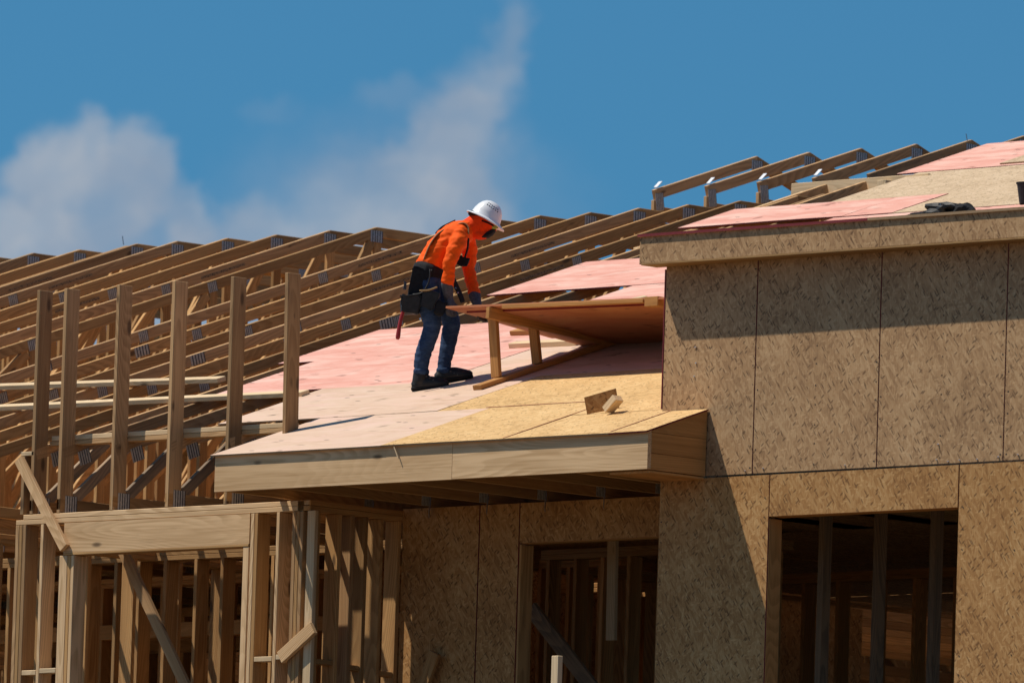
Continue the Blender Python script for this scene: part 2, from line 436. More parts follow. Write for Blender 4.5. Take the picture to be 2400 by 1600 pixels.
# ------------------------------------------------------------------ ground and floor
def sheet_struct(name, x0, x1, y0, y1, z, mat, t=.0):
    bm = bmesh.new()
    if t: 
        bmesh.ops.create_cube(bm, size=1)
        for v in bm.verts: v.co = Vector(((x0+x1)/2+v.co.x*(x1-x0), (y0+y1)/2+v.co.y*(y1-y0), z-t/2+v.co.z*t))
    else:
        bm.faces.new([bm.verts.new(c) for c in ((x0, y0, z), (x1, y0, z), (x1, y1, z), (x0, y1, z))])
    me = bpy.data.meshes.new(name); bm.to_mesh(me); bm.free()
    return tag(link(name, me, mat), kind='structure')
sheet_struct('ground', -2500, 2500, -2500, 2500, -9.4, 'soil')
FL = -2.75
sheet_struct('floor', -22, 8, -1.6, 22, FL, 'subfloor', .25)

# ------------------------------------------------------------------ roof trusses
CH = .089; TH = .038
YB, YB2 = 8.76, 12.94                      # where the front slope turns flat, and where the flat top ends
YE = 21.7
ZF = zp(YB)-.012
def zback(y): return zp(YB+YB2-y)
def common_parts(e, yfront, chord_mat, kind):
    X = e.location.x; up = (0, 0, 1)
    P = lambda y: (X, y, zp(y)-.013)
    ye = YB
    board('top_chord', P(yfront), P(ye-.002), TH, CH, chord_mat, e, al=(.5, 1))
    board('flat_chord', (X, ye, ZF), (X, YB2, ZF), TH, CH, 'pine', e, al=(.5, 1))
    board('top_chord', (X, YB2+.002, ZF), (X, YE, zback(YE)), TH, CH, 'pine', e, al=(.5, 1))
    board('bottom_chord', (X, yfront if kind != 'tail' else -.6, .005), (X, YE, .005), TH, CH, 'pine', e, al=(.5, 0))
    nodes = [0.25, 2.5, 4.7, 6.8, YB+.02, 10.85, YB2-.02, 15.0, 17.2, 19.4]
    def ztop(y):
        if y < YB: return zp(y)-.013-CH*1.05
        if y <= YB2: return ZF-CH
        return zback(y)-CH*1.05
    for y in nodes[1:]:
        board('web', (X, y, .096), (X, y, ztop(y)), CH, TH, 'pine', e, up=(1, 0, 0))
    for a, b_ in zip(nodes[:-1], nodes[1:]):
        if a < 10: p, q = (a, .12), (b_-.07, ztop(b_-.07)-.02)
        else: p, q = (a+.07, ztop(a+.07)-.02), (b_, .12)
        if a < .5: continue
        board('web', (X-.001, p[0], p[1]), (X-.001, q[0], q[1]), TH-.004, CH, 'pine', e)
    return nodes
def main_truss(X, variant=0, label=None):
    e = thing('roof_truss', label, 'truss', (X, 0, 0), 'bare timber roof trusses')
    nodes = common_parts(e, -.35, ('pine_grey', 'pine', 'pine')[variant], 'main')
    s = X+TH/2
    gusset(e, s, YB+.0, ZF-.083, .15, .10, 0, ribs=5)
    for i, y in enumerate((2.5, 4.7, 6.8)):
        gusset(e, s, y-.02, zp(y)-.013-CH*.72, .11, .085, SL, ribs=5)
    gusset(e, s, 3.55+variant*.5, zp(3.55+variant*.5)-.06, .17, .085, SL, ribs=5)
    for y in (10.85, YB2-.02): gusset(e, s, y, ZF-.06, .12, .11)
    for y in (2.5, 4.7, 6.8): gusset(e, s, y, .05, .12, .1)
    for y0 in ((7.2,), (), (6.1,))[variant]:
        o = link('grade_stamp', boxmesh(.55, .002, .022, 'stamp'), None, e)
        o.rotation_euler = Matrix(((0, CS, SN), (-1, 0, 0), (0, -SN, CS))).transposed().to_euler()
        o.location = (TH/2+.001, y0, zp(y0)-.068)
    return e
protos = []
kinds = ['behind the worker', 'left of the worker']
X0, DX = -15.838, .6096
names_l = {14: 'bare timber truss just left of the cap trusses, its peak closest to the pink sheathing',
           7: 'bare timber truss whose flat top shows sky beneath it, directly left of the worker',
           0: 'leftmost bare timber roof truss with its peak plate against the clouds',
           2: 'third bare timber truss from the left, peak beside a thin upright nail',
           9: 'bare timber truss rising directly behind the back of the worker'}
ordin = 'first second third fourth fifth sixth seventh eighth ninth tenth eleventh twelfth thirteenth fourteenth fifteenth'.split()
for k in [q for q in range(-6, 15) if q != 8]+[2.2]:
    v = int(k*7+3) % 3
    if len(protos) <= 2 and all(p[0] != v for p in protos):
        e = main_truss(0.0, v); protos.append((v, e))
    else:
        e = copy_tree(next(p[1] for p in protos if p[0] == v))
    e.location = ((X0+DX*k if k < 8 else -10.23+.578*(k-9))+random.uniform(-.012, .012), random.uniform(-.03, .03), random.uniform(-.008, .006))
    if k < 0: lab = 'bare timber truss deep inside the roof, seen only between nearer chords'
    elif k == 2.2: lab = 'doubled truss sistered close behind the third bare timber truss from the left'
    else: lab = names_l.get(k, '%s bare timber roof truss from the left edge, peak plate on the skyline' % ordin[k if k < 8 else k-1])
    e['label'] = lab

# trusses with tall front posts (left) and those that carry the low roof
XS = -6.383
def post_truss(X, post=True, tail=False):
    e = thing('post_truss' if post else 'deck_truss', None, 'truss', (X, 0, 0), 'trusses with tall front posts' if post else 'trusses under the low roof')
    s = X+TH/2
    common_parts(e, -.6 if tail else .0, 'pine_grey', 'tail' if tail else 'post')
    if post:
        tz = 1.737
        board('post', (X, .07, -.018), (X, .07, tz), TH, .14, 'pine_grey', e, up=(0, 1, 0))
        board('web', (X-.001, .17, .10), (X-.001, .80, .62), TH-.004, CH, 'pine_dark', e)
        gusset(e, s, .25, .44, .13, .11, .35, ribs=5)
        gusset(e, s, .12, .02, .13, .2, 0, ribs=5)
    else:
        board('heel_block', (X, -.55, .094), (X, -.55, zp(-.55)-.11), TH, CH, 'pine', e, up=(0, 1, 0))
        o = link('hurricane_tie', boxmesh(.15, .004, .045, 'galvanised'), None, e)
        o.rotation_euler = (0, math.radians(70), math.radians(-55)); o.location = (.03, .985, .06)
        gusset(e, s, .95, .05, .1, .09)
    return e
pt = post_truss(0.0)
plabels = ['tall grey post second from the left, dark plates at its foot', 'tall grey post third from the left, left of the middle pair',
           'tall grey post fourth from the left, a dark streak down its edge', 'tall grey post fifth from the left, behind the low roof corner']
for j in range(4):
    e = pt if j == 0 else copy_tree(pt)
    e.location = (XS+DX*j+random.uniform(-.02, .02), 0, 0); e['label'] = plabels[j]
    for c in e.children:
        if c.name.startswith('post') and j: c.rotation_euler.rotate_axis('X', random.uniform(-.008, .008))
e = copy_tree(pt); e.location = (-6.675, 0, 0); e['label'] = 'leftmost tall grey post, close beside the second one'
dt = post_truss(0.0, False, True)
dl = ['first', 'second', 'third', 'fourth', 'fifth', 'sixth', 'seventh']
for j in range(4, 11):
    e = dt if j == 4 else copy_tree(dt)
    e.location = (XS+DX*j, 0, 0)
    e['label'] = 'shaded truss tail under the low roof, %s from its left end' % dl[j-4]
# the sixth tall post stands alone on the sheathing
e = thing('timber_post', 'tall grey timber post standing alone on the left edge of the plywood roof', 'post', (-3.945, 0, 0))
board('post', (-3.93, .07, .40), (-3.958, .07, 1.737), TH, .14, 'pine_grey', e, up=(0, 1, 0))
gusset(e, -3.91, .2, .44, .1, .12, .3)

# ribbon of two flat boards between the posts
e = thing('ribbon_beam', 'pale double board running behind the tall posts at roof height', 'beam', (-6.62, .19, .56))
block('board', -6.64, -3.97, .142, .231, .526, .563, 'pine_grey', e)
block('board', -6.62, -4.0, .142, .231, .565, .602, 'pine_pale', e)
for i in range(2): block('pencil_mark', -5.83+i*.03, -5.824+i*.03, .1405, .142, .55, .59, 'ink', e)
for i in range(1): board('pencil_mark', (-5.79, .1412, .55), (-5.77, .1412, .59), .002, .006, 'ink', e); board('pencil_mark', (-5.77, .1412, .55), (-5.79, .1412, .59), .002, .006, 'ink', e)

# lateral bracing boards that lie on the chords
tag(board('brace_board', on_roof(-60, 908, .02), on_roof(520, 889, .02), CH, TH, 'pine_pale', None, up=(0, -SN, CS)), 'upper of the two long pale boards lying across the trusses on the left', 'board', 'long boards laid across the trusses')
tag(board('brace_board', on_roof(-60, 958, .02), on_roof(716, 921, .02), CH, TH, 'pine_pale', None, up=(0, -SN, CS)), 'lower of the two long pale boards lying across the trusses, ending at the pink plywood', 'board', 'long boards laid across the trusses')

# back slope sheathing and the gable end seen from inside
e = thing('back_sheathing', 'shaded wood sheathing of the far roof slope seen between the chords', 'roof', (-10, 17, 1.5))
for i in range(6):
    for r in range(5):
        y0, y1 = 13.9+r*1.5, 15.38+r*1.5
        slab('strand_sheet', [(0, 0), (3.9, 0), (3.9, 1.55), (0, 1.55)], .012, (-20+i*4, y1, zback(y1)+.014), (1, 0, 0), (0, -CS, SN), ['osb_roof', 'tan_edge'], e)
e = thing('gable_wall', 'dark wood panels of the far gable wall at the left edge behind the trusses', 'wall', (-20, 10, 1))
for i in range(8):
    y0 = .3+i*2.44
    h = min(zp(y0+1.2), ZF, zback(y0+1.2))-.1
    slab('strand_panel', [(0, 0), (2.43, 0), (2.43, h), (0, h)], .012, (-19.9, y0, .1), (0, 1, 0), (0, 0, 1), ['osb_roof', 'tan_edge'], e)

# cap trusses
def cap_truss(X, plabel, full=True):
    e = thing('cap_truss', plabel, 'truss', (X, 9.6, 3.6), 'small cap trusses on the ridge')
    y0, yr = 9.56, 10.85; zr = zp(yr)-.013; s = X+TH/2
    board('top_chord', (X, y0, zp(y0)-.013), (X, yr, zr), TH, CH, 'pine_grey', e, al=(.5, 1))
    board('top_chord', (X, yr+.002, zr), (X, yr+1.4, zr-1.4*TA), TH, CH, 'pine', e, al=(.5, 1))
    board('heel_post', (X, y0+.045, 3.30), (X, y0+.045, zp(y0)-.10), TH, CH, 'pine_grey', e, up=(0, 1, 0))
    board('bottom_chord', (X, y0+.09, 3.47), (X, yr+1.4, 3.42), TH, CH, 'pine', e)
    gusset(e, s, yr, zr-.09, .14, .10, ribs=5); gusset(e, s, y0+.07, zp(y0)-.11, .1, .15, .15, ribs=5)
    o = link('white_clip', boxmesh(.085, .04, .006, 'white_metal'), None, e)
    o.rotation_euler = (0, 0, math.pi/2); o.rotation_euler = Matrix(((0, .75, .66), (-1, 0, 0), (0, -.66, .75))).transposed().to_euler()
    o.location = (0, y0+.03-9.6, zp(y0)-3.6+.012)
    return e
c0 = cap_truss(0.0, '')
for i, (cx, lb) in enumerate(((-9.06, 'leftmost small cap truss standing against the blue sky'), (-8.45, 'second small cap truss from the left on the ridge'),
                 (-7.85, 'third small cap truss from the left, with scraps on its chord'), (-7.22, 'fourth small cap truss, its foot beside the pale ledger'),
                 (-6.60, 'fifth cap truss, long chord reaching an upright nail'), (-6.0, 'cap truss at the upper right corner above the pink sheet'))):
    e = c0 if i == 0 else copy_tree(c0)
    e.location = (cx, 9.6, 3.6); e['label'] = lb
    if i > 3:
        for c in list(e.children):
            if c.name.startswith('white_clip'): bpy.data.objects.remove(c)
e = thing('ledger_board', 'pale ledger board with blocks under the cap trusses', 'board', (-6.4, 9.2, 3.45))
block('board', -7.14, -5.6, 9.2, 9.24, 3.40, 3.56, 'pine_pale', e)
block('block', -6.10, -6.0, 9.12, 9.19, 3.37, 3.52, 'pine_pale', e)
for i, X in enumerate((-6.72, -6.28)):
    e = thing('rafter_extension', ('left' if i == 0 else 'right')+' of two short rafters butting against the pale ledger board', 'rafter', (X, 8.6, 3.3), 'short rafters at the ledger')
    board('rafter', (X, 6.9, zp(6.9)-.013), (X, 9.17, zp(9.17)-.005), TH, CH, 'pine_grey', e, al=(.5, 1))
    if i == 0: board('rafter', (X-.05, 6.9, zp(6.9)-.02), (X-.05, 8.95, zp(8.95)-.012), TH, CH, 'pine_pale', e, al=(.5, 1))

# ------------------------------------------------------------------ roof deck: sheets one by one
deck = thing('roof_deck', 'sloping roof deck of plain plywood, pink plywood and wood strand sheets', 'roof', (-2, 1, .8))
G = .0012
def rs(name, x0, x1, y0, y1, mats, off=0.0, sk0=0.0, sk1=0.0):
    return roof_sheet(name, [(x0+G, y0+G), (x1-G, y0+G), (x1-G+sk1, y1-G), (x0+G+sk0, y1-G)], mats, deck, off)
PK = ['pink_ply', 'red_edge']; PL = ['plain_ply', 'tan_edge']; OS = ['osb_roof', 'tan_edge']; OP = ['osb_roof_pale', 'tan_edge']
YR = [-.673, .50, 1.64, 2.80, 3.95, 5.13, 6.30, 7.53, 8.22, 9.36, 10.5]
rs('plywood_sheet', -4.05, -2.245, YR[0], YR[1], PL)
rs('strand_sheet', -2.245, -.98, YR[0], YR[1], OS, .003)
rs('strand_sheet', -.98, .09, YR[0], .06, OS, .001); rs('strand_sheet', .09, .475, YR[0], -.006, ['osb_roof', 'red_edge'], .002)
rs('strand_sheet', -.98, -.006, .06, YR[1], OS, .002)
rs('plywood_sheet', -5.15, -2.80, YR[1], YR[2], PL, .003)
rs('strand_sheet', -2.80, -.50, YR[1], YR[2], OS); rs('strand_sheet', -.50, -.006, YR[1], YR[2], OS, .002)
rs('pink_sheet', -6.38, -3.95, YR[2], YR[3], PK, .002)
rs('plywood_sheet', -3.95, -1.5, YR[2], YR[3], PL, .0); rs('plywood_sheet', -1.5, -.006, YR[2], YR[3], PL, .002)
rs('pink_sheet', -6.80, -4.36, YR[3], YR[4], PK); rs('pink_sheet', -4.36, -1.92, YR[3], YR[4], PK, .002); rs('pink_sheet', -1.92, -.006, YR[3], YR[4], PK)
rs('pink_sheet', -5.12, -2.7, YR[4], YR[5], PK, .001); rs('pink_sheet', -2.7, -.006, YR[4], YR[5], PK)
rs('pink_sheet', -6.75, -4.31, YR[5], YR[6], PK, .004); rs('pink_sheet', -4.31, -1.88, YR[5], YR[6], PK); rs('pink_sheet', -1.88, .0, YR[5], YR[6], PK)
rs('pink_sheet', -6.88, -5.05, YR[7], YR[8], PK, .01); rs('pink_sheet', -5.05, -4.5, YR[7], YR[8], PK, .008)
rs('pink_sheet', -5.14, -2.9, YR[6]+.06, YR[7], PK)
rs('strand_sheet', -4.53, -2.1, YR[7], YR[8], OP, .004); rs('strand_sheet', -2.9, 0, YR[6]+.06, YR[7], PK, .002)
rs('strand_sheet', -5.85, -3.4, YR[8], YR[9], OP); rs('strand_sheet', -3.4, -1, YR[8], YR[9], OP, .002)
rs('pink_sheet', -6.10, -3.66, YR[9], YR[10], PK, .004); rs('pink_sheet', -3.66, -1, YR[9], YR[10], PK)
rs('strand_sheet', -5.0, -3.2, YR[9]+.05, YR[9]+.42, OP, .02)
for x_ in range(9): block('blocking', -4.02+x_*.46, -3.575+x_*.46, .46, .54, zp(.46)-.062, zp(.46)-.018, 'pine', deck)  # pieces added below the row seam to stop sun leaking through
# fascia of the low roof: two boards of one height, end to end
ZB = .002
slab('fascia_board', [(0, 0), (2.497, 0), (2.497, .287), (0, .287)], .038, (-4.02, -.642, ZB), (1, 0, 0), (0, 0, 1), ['pine_fascia'], deck)
slab('fascia_board', [(0, 0), (1.985, 0), (1.985, .287), (0, .287)], .038, (-1.52, -.641, ZB+.002), (1, 0, 0), (0, 0, 1), ['pine_fascia'], deck)
for c in deck.children:
    if c.name.startswith('fascia'): pass
# stepped return boards at the right end of the low roof
for i, (za, zb_, zc) in enumerate(((.0, .12, .12), (.123, .272, .272), (.275, .285, .49))):
    slab('return_board', [(0, za), (.59, za), (.59, zc), (0, zb_)], .03, (.465+.002*i, -.602, ZB), (0, 1, 0), (0, 0, 1), ['pine_orange'], deck)
block('soffit_board', .05, .46, -.60, -.012, -.022, -.004, 'pine_orange', deck)
# red-painted line of the gap filler by the fascia and small debris chips
def seam(x0, y0, x1, y1, mat='red_line', w=.009):
    a_, b2 = Vector((x0, y0, zp(y0)+.004)), Vector((x1, y1, zp(y1)+.004))
    return board('seam_line', a_, b2, w, .003, mat, deck, up=(0, -SN, CS))
seam(-.982, YR[0]+.01, -.982, .06); seam(-.98, .06, -.982, YR[1]); seam(-2.3, YR[1]+.02, -.9, YR[1]+.02); seam(.09, YR[0]+.03, .09, -.0)
board('wood_sliver', on_y(922, 1040, -.66), on_y(934, 1074, -.66), .012, .008, 'pine_pale', deck)

# ------------------------------------------------------------------ sheathed bay on the right
bay = thing('sheathed_bay', 'tall wood-panel clad wall bay on the right with overhanging fascia and dark opening', 'wall', (0, 0, -2.7))
OW = ['osb_wall', 'red_edge']; OL = ['osb_wall_low', 'red_edge']
XR = 5.2
xs = [0.0, .924, 2.146, 3.368, 4.59, XR]
for a, b_ in zip(xs[:-1], xs[1:]): wall_panel('strand_panel', a, b_, 0.0, 1.70, 0.0, OW, bay)
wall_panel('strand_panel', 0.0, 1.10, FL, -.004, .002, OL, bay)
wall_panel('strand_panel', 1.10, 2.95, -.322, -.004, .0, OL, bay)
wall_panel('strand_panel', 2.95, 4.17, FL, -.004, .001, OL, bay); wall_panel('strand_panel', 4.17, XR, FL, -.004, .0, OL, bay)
# the bay has depth: side walls, framing, ceiling
slab('side_panel', [(0, 0), (4.2, 0), (4.2, 2.1), (0, 1.75)], .012, (.004, .014, .0), (0, 1, 0), (0, 0, 1), ['osb_wall', 'red_edge'], bay)
slab('side_panel', [(0, 0), (3.2, 0), (3.2, 2.7), (0, 2.7)], .012, (XR, .014, FL+.05), (0, 1, 0), (0, 0, 1), ['osb_wall'], bay)
for x in (1.05, 1.097-.019, 2.95+.022, 2.95+.062): board('jamb_stud', (x, .085, FL), (x, .085, -.325 if x in (1.05,) else -.33), TH, .14, 'pine_orange', bay, up=(0, 1, 0))
block('header', 1.10, 2.95, .016, .15, -.318, -.05, 'pine_orange', bay)
slab('ceiling_sheet', [(0, 0), (XR-.03, 0), (XR-.03, 6.0), (0, 6.0)], .02, (.02, .02, -.02), (1, 0, 0), (0, 1, 0), ['osb_roof'], bay)
block('edge_strip', -.010, -.001, -.003, .03, .52, 1.56, 'red_edge', bay)
# fascia, soffit strip and flat roof edge
OV = .185
FXL = -.10
slab('fascia_board', [(0, 0), (2.38, 0), (2.38, .195), (0, .195)], .02, (FXL, -OV, 1.592), (1, 0, 0), (0, 0, 1), ['osb_wall', 'tan_edge'], bay)
slab('fascia_board', [(0, 0), (3.0, 0), (3.0, .195), (0, .195)], .02, (FXL+2.385, -OV-.001, 1.593), (1, 0, 0), (0, 0, 1), ['osb_wall', 'tan_edge'], bay)
block('soffit_strip', FXL+.02, XR, -OV-.004, -.0135, 1.576, 1.590, 'pine', bay)
slab('fascia_end', [(0, 0), (.19, 0), (.19, .2), (0, .2)], .012, (FXL-.001, .006, 1.585), (0, -1, 0), (0, 0, 1), ['osb_wall'], bay)
def bayroof(x0, x1, mats, nm):
    slab(nm, [(0, 0), (x1-x0, 0), (x1-x0, 3.8), (0, 3.8)], .02, (x0, -OV-.019, 1.807), (1, 0, 0), (0, math.cos(.035), math.sin(.035)), mats, bay)
bayroof(FXL-.012, 2.17, ['pink_ply', 'red_edge'], 'pink_sheet'); bayroof(2.174, XR, ['osb_roof_pale', 'tan_edge'], 'strand_sheet')
for (x, y) in ((1746, 1103), (1788, 1097), (1980, 1090), (2195, 1077), (2222, 1081), (2249, 1078), (2290, 1076), (2340, 1070), (2386, 1065), (2199, 1041), (1630, 814), (1631, 851), (1627, 882)):
    p = on_y(x, y, -.004)
    bm = bmesh.new(); bmesh.ops.create_icosphere(bm, subdivisions=1, radius=.0075)
    me = CACHE.get('nail') or bpy.data.meshes.new('nail')
    if 'nail' not in CACHE: bm.to_mesh(me); CACHE['nail'] = me
    bm.free()
    o = link('nail', me, 'bright_nail', bay); o.location = p - bay.location

# ------------------------------------------------------------------ framed walls below
ST = .038
def zplate(t): return -.098
lw = thing('stud_wall', 'bare stud wall at lower left with wide header over its opening', 'wall', (-5.2, 0, FL))
block('top_plate', -6.84, -3.69, 0, .14, -.098, -.060, 'pine_fascia', lw)
block('top_plate', -6.76, -3.63, 0, .14, -.058, -.020, 'pine_fascia', lw)
slab('header', [(0, 0), (2.03, 0), (2.03, .232), (0, .232)], .076, (-6.295, -.002, -.333), (1, 0, 0), (0, 0, 1), ['pine_fascia'], lw)
block('header_strip', -6.295, -4.27, -.004, .13, -.352, -.335, 'pine', lw)
def stud(par, x0, x1, zt, y0=0.0, d=.14, mat='pine', zb=FL+.04):
    return board('stud', ((x0+x1)/2, y0+d/2, zb), ((x0+x1)/2, y0+d/2, zt), x1-x0, d, mat, par, up=(0, 1, 0))
for x0, x1, zt, mt in ((-6.84, -6.802, -.1, 'pine_grey'), (-6.80, -6.762, -.1, 'pine'), (-6.76, -6.722, -.1, 'pine_grey'), (-6.56, -6.525, -.1, 'pine_fascia'),
                   (-6.34, -6.252, -.354, 'pine_fascia'), (-6.25, -6.214, -.354, 'pine'), (-6.212, -6.176, -.354, 'pine_fascia'),
                   (-4.33, -4.268, -.354, 'pine_fascia'), (-4.256, -4.218, -.1, 'pine_fascia'), (-4.216, -4.178, -.1, 'pine'), (-3.98, -3.944, -.1, 'pine_fascia'),
                   (-3.81, -3.772, -.1, 'pine_grey'), (-3.77, -3.732, -.1, 'pine'), (-3.73, -3.692, -.1, 'pine_grey')):
    stud(lw, x0, x1, zt, 0, .14, mt)
for x0, x1, y, z in ((-6.72, -6.562, .0, -1.255), (-6.523, -6.342, .0, -1.245), (-4.176, -3.982, .0, -1.22), (-3.942, -3.812, .0, -1.21)):
    block('blocking', x0, x1, y, y+.089, z-.019, z+.019, 'pine_pale', lw)
block('bottom_plate', -6.84, -3.69, 0, .14, FL+.001, FL+.039, 'pine', lw)

sw = thing('side_wall', 'shaded stud wall running back from the corner under the low roof', 'wall', (-3.7, .5, FL))
block('top_plate', -3.76, -3.62, .0, 1.15, -.098, -.060, 'pine', sw)
block('top_plate', -3.76, -3.62, -.0, 1.15, -.058, -.018, 'pine', sw)
block('corner_board', -3.645, -3.562, -.004, .034, FL+.04, -.1, 'pine_pale', sw)
for y in (.058, .098, .33, .47, .62, .79, .985): board('stud', (-3.69, y, FL+.04), (-3.69, y, -.1), .14, ST, 'pine' if y != .47 else 'pine_grey', sw, up=(0, 1, 0))
for y0, y1, z in ((.12, .31, -1.24), (.49, .60, -1.26), (.81, .965, -1.28)): block('blocking', -3.72, -3.63, y0, y1, z-.02, z+.02, 'pine', sw)

YC = 1.01
rw = thing('recessed_wall', 'dark wood-panel clad wall set back under the low roof with an opening', 'wall', (-2, YC, FL))
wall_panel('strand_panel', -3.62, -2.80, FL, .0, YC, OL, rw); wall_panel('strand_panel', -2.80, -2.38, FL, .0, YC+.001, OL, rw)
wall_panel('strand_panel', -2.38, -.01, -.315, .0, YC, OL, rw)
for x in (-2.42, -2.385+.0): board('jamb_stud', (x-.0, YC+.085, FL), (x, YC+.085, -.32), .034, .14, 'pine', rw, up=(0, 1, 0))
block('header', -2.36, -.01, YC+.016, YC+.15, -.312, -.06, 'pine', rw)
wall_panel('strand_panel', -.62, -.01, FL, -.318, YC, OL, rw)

# interior walls: rows of studs with plates, seen through the openings
def inner_wall(label, x0, x1, y, mat='pine', step=.406, zt=-.12, along='x', head=None, zb=FL):
    e = thing('interior_wall', label, 'wall', ((x0+x1)/2, y, zb) if along == 'x' else (y, (x0+x1)/2, zb), 'interior stud walls')
    n = int((x1-x0)/step)
    for i in range(n+1):
        a = x0+i*step + random.uniform(-.03, .03)
        if along == 'x': board('stud', (a, y, zb+.04), (a, y, zt-.076), ST, .14, mat, e, up=(0, 1, 0))
        else: board('stud', (y, a, zb+.04), (y, a, zt-.076), .14, ST, mat, e, up=(0, 1, 0))
    for q in range(2):
        za = zt-.038-q*.039
        if along == 'x': block('top_plate', x0-.05, x1+.05, y-.07, y+.07, za, za+.038, mat, e)
        else: block('top_plate', y-.07, y+.07, x0-.05, x1+.05, za, za+.038, mat, e)
    if head:
        for (h0, h1, hz, hh) in head:
            if along == 'x': block('header', h0, h1, y-.075, y+.06, hz, hz+hh, 'pine_orange', e)
    return e
inner_wall('nearest interior stud wall behind the lower left opening', -9.6, -4.3, 2.1, step=.3)
inner_wall('second interior stud wall deep behind the lower left opening', -11.5, -4.0, 3.9, head=[(-11, -5, -.62, .12)], step=.35, mat='pine_orange')
inner_wall('third interior stud wall farthest behind the lower left opening', -14.5, -5, 6.3, 'pine_orange', head=[(-13, -9, -.5, .25)])
inner_wall('cross wall of studs running back inside the left opening', .3, 5.5, -7.4, along='y', step=.5)
inner_wall('short cross wall of studs running back behind the corner', 1.2, 6.0, -4.9, along='y')
inner_wall('interior stud wall seen through the dark middle opening', -4.2, -1.75, 3.3, step=.3)
inner_wall('far interior stud wall behind the dark middle opening', -7.0, -1.0, 5.8, 'pine_orange')
e = thing('interior_wall', 'row of faint grey studs inside the dark right opening', 'wall', (0, 2.2, FL), 'interior stud walls')
for px in (1935, 2064, 2196, 1800, 2310): board('stud', (on_y(px-6, 1400, 2.2).x, 2.2, FL+.04), (on_y(px, 1250, 2.2).x, 2.2, -.05),  .062, .089, 'pine_dark', e, up=(0, 1, 0))  # darker wood colour stands in for the shade inside the opening
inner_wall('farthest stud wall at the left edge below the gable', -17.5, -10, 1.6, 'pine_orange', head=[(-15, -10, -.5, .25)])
e = thing('lumber_stack', 'stack of orange boards deep inside the left opening', 'lumber stack', (-9.5, 5.0, FL))
for r in range(12):
    for c in range(2): block('board', -11.5, -8.0, 4.7+c*.15, 4.84+c*.15, FL+.01+r*.105, FL+.105+r*.105, 'pine_orange', e)

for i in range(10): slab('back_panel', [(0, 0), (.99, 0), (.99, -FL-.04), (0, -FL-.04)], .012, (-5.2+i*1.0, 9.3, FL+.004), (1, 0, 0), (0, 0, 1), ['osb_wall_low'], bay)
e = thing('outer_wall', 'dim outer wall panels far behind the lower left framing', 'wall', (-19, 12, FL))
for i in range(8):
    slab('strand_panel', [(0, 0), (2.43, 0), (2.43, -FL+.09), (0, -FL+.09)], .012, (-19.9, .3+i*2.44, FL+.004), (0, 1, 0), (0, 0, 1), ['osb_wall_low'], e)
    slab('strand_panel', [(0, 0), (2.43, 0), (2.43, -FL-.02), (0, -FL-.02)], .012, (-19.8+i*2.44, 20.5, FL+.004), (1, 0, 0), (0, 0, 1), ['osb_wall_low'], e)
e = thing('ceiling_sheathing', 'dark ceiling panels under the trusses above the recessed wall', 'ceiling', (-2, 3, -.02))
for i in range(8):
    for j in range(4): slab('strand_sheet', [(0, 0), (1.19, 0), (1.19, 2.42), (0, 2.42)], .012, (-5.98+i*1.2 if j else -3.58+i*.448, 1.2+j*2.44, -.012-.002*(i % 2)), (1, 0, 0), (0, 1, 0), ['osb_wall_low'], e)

e = thing('light_baffle', 'added panels deep behind the middle opening, blocking light from the left', 'wall', (-6.5, 6, FL))  # panels added to stop light from the left reaching the openings
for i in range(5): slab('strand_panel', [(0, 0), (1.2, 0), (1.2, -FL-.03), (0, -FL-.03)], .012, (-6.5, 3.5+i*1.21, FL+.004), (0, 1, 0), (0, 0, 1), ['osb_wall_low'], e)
e = thing('attic_light_block', 'added panels on the bottom chords that keep light off the lower left interior', 'floor', (-10, 8, .1))  # panels added above the interior to cut sky and sun light
for i in range(5):
    for j in range(6): slab('strand_sheet', [(0, 0), (2.43, 0), (2.43, 1.21), (0, 1.21)], .012, (-18.4+i*2.44, 3.0+j*1.22, .11+.003*(i % 2)), (1, 0, 0), (0, 1, 0), ['osb_wall_low'], e)

# loose framing pieces on the lower storey
tag(board('diagonal_brace', on_y(45, 1076, -.03), on_y(152, 1284, -.03), .038, .085, 'pine_fascia', None, up=(.8, 0, .5)), 'short weathered board nailed diagonally across the top left corner of the stud wall', 'brace')
tag(board('long_brace', on_y(288, 1290, .42), on_y(470, 1680, .42), .038, .089, 'pine_grey', None, up=(.8, 0, .5)), 'long grey diagonal brace crossing the lower left opening', 'brace')
tag(board('nailed_block', on_y(658, 1541, -.03), on_y(735, 1470, -.03), .038, .10, 'pine_fascia', None, up=(-.6, 0, .8)), 'short thick block nailed aslant across the corner studs', 'block')
e = thing('short_post', 'short post with a cap piece above the left end of the stud wall', 'post', (-6.78, .05, -.02))
block('upright', -6.80, -6.762, .0, .089, -.018, .44, 'pine_grey', e); block('cap', -6.81, -6.66, .0, .089, .442, .475, 'pine_pale', e)
for i, (px, X_) in enumerate(((1437, 0), )):
    p = on_y(px, 1264, 2.0); q = on_y(px-4, 1500, 2.0)
    tag(board('hanging_board', q, p, .089, .038, 'pine_pale', None, up=(0, 1, 0)), 'single pale board hanging from the top of the dark middle opening', 'board')
p = on_y(1306, 1536, -.62)
tag(board('pale_post', (p.x, -.62, FL), p, .07, .05, 'pine_pale', None, up=(0, 1, 0)), 'pale sunlit post end rising in front of the dark middle opening', 'post')
p = on_y(1245, 1425, 2.2); q = on_y(1400, 1625, 2.2)
tag(board('dark_brace', p, q, .038, .12, 'pine_dark', None, up=(.7, 0, .7)), 'dark diagonal board crossing the dark middle opening', 'brace')
p = on_y(1020, 1528, .93); q = on_y(975, 1660, .93)
tag(board('leaning_board', q, p, .038, .1, 'pine', None, up=(.9, 0, .3)), 'board leaning against the recessed panel wall', 'board')

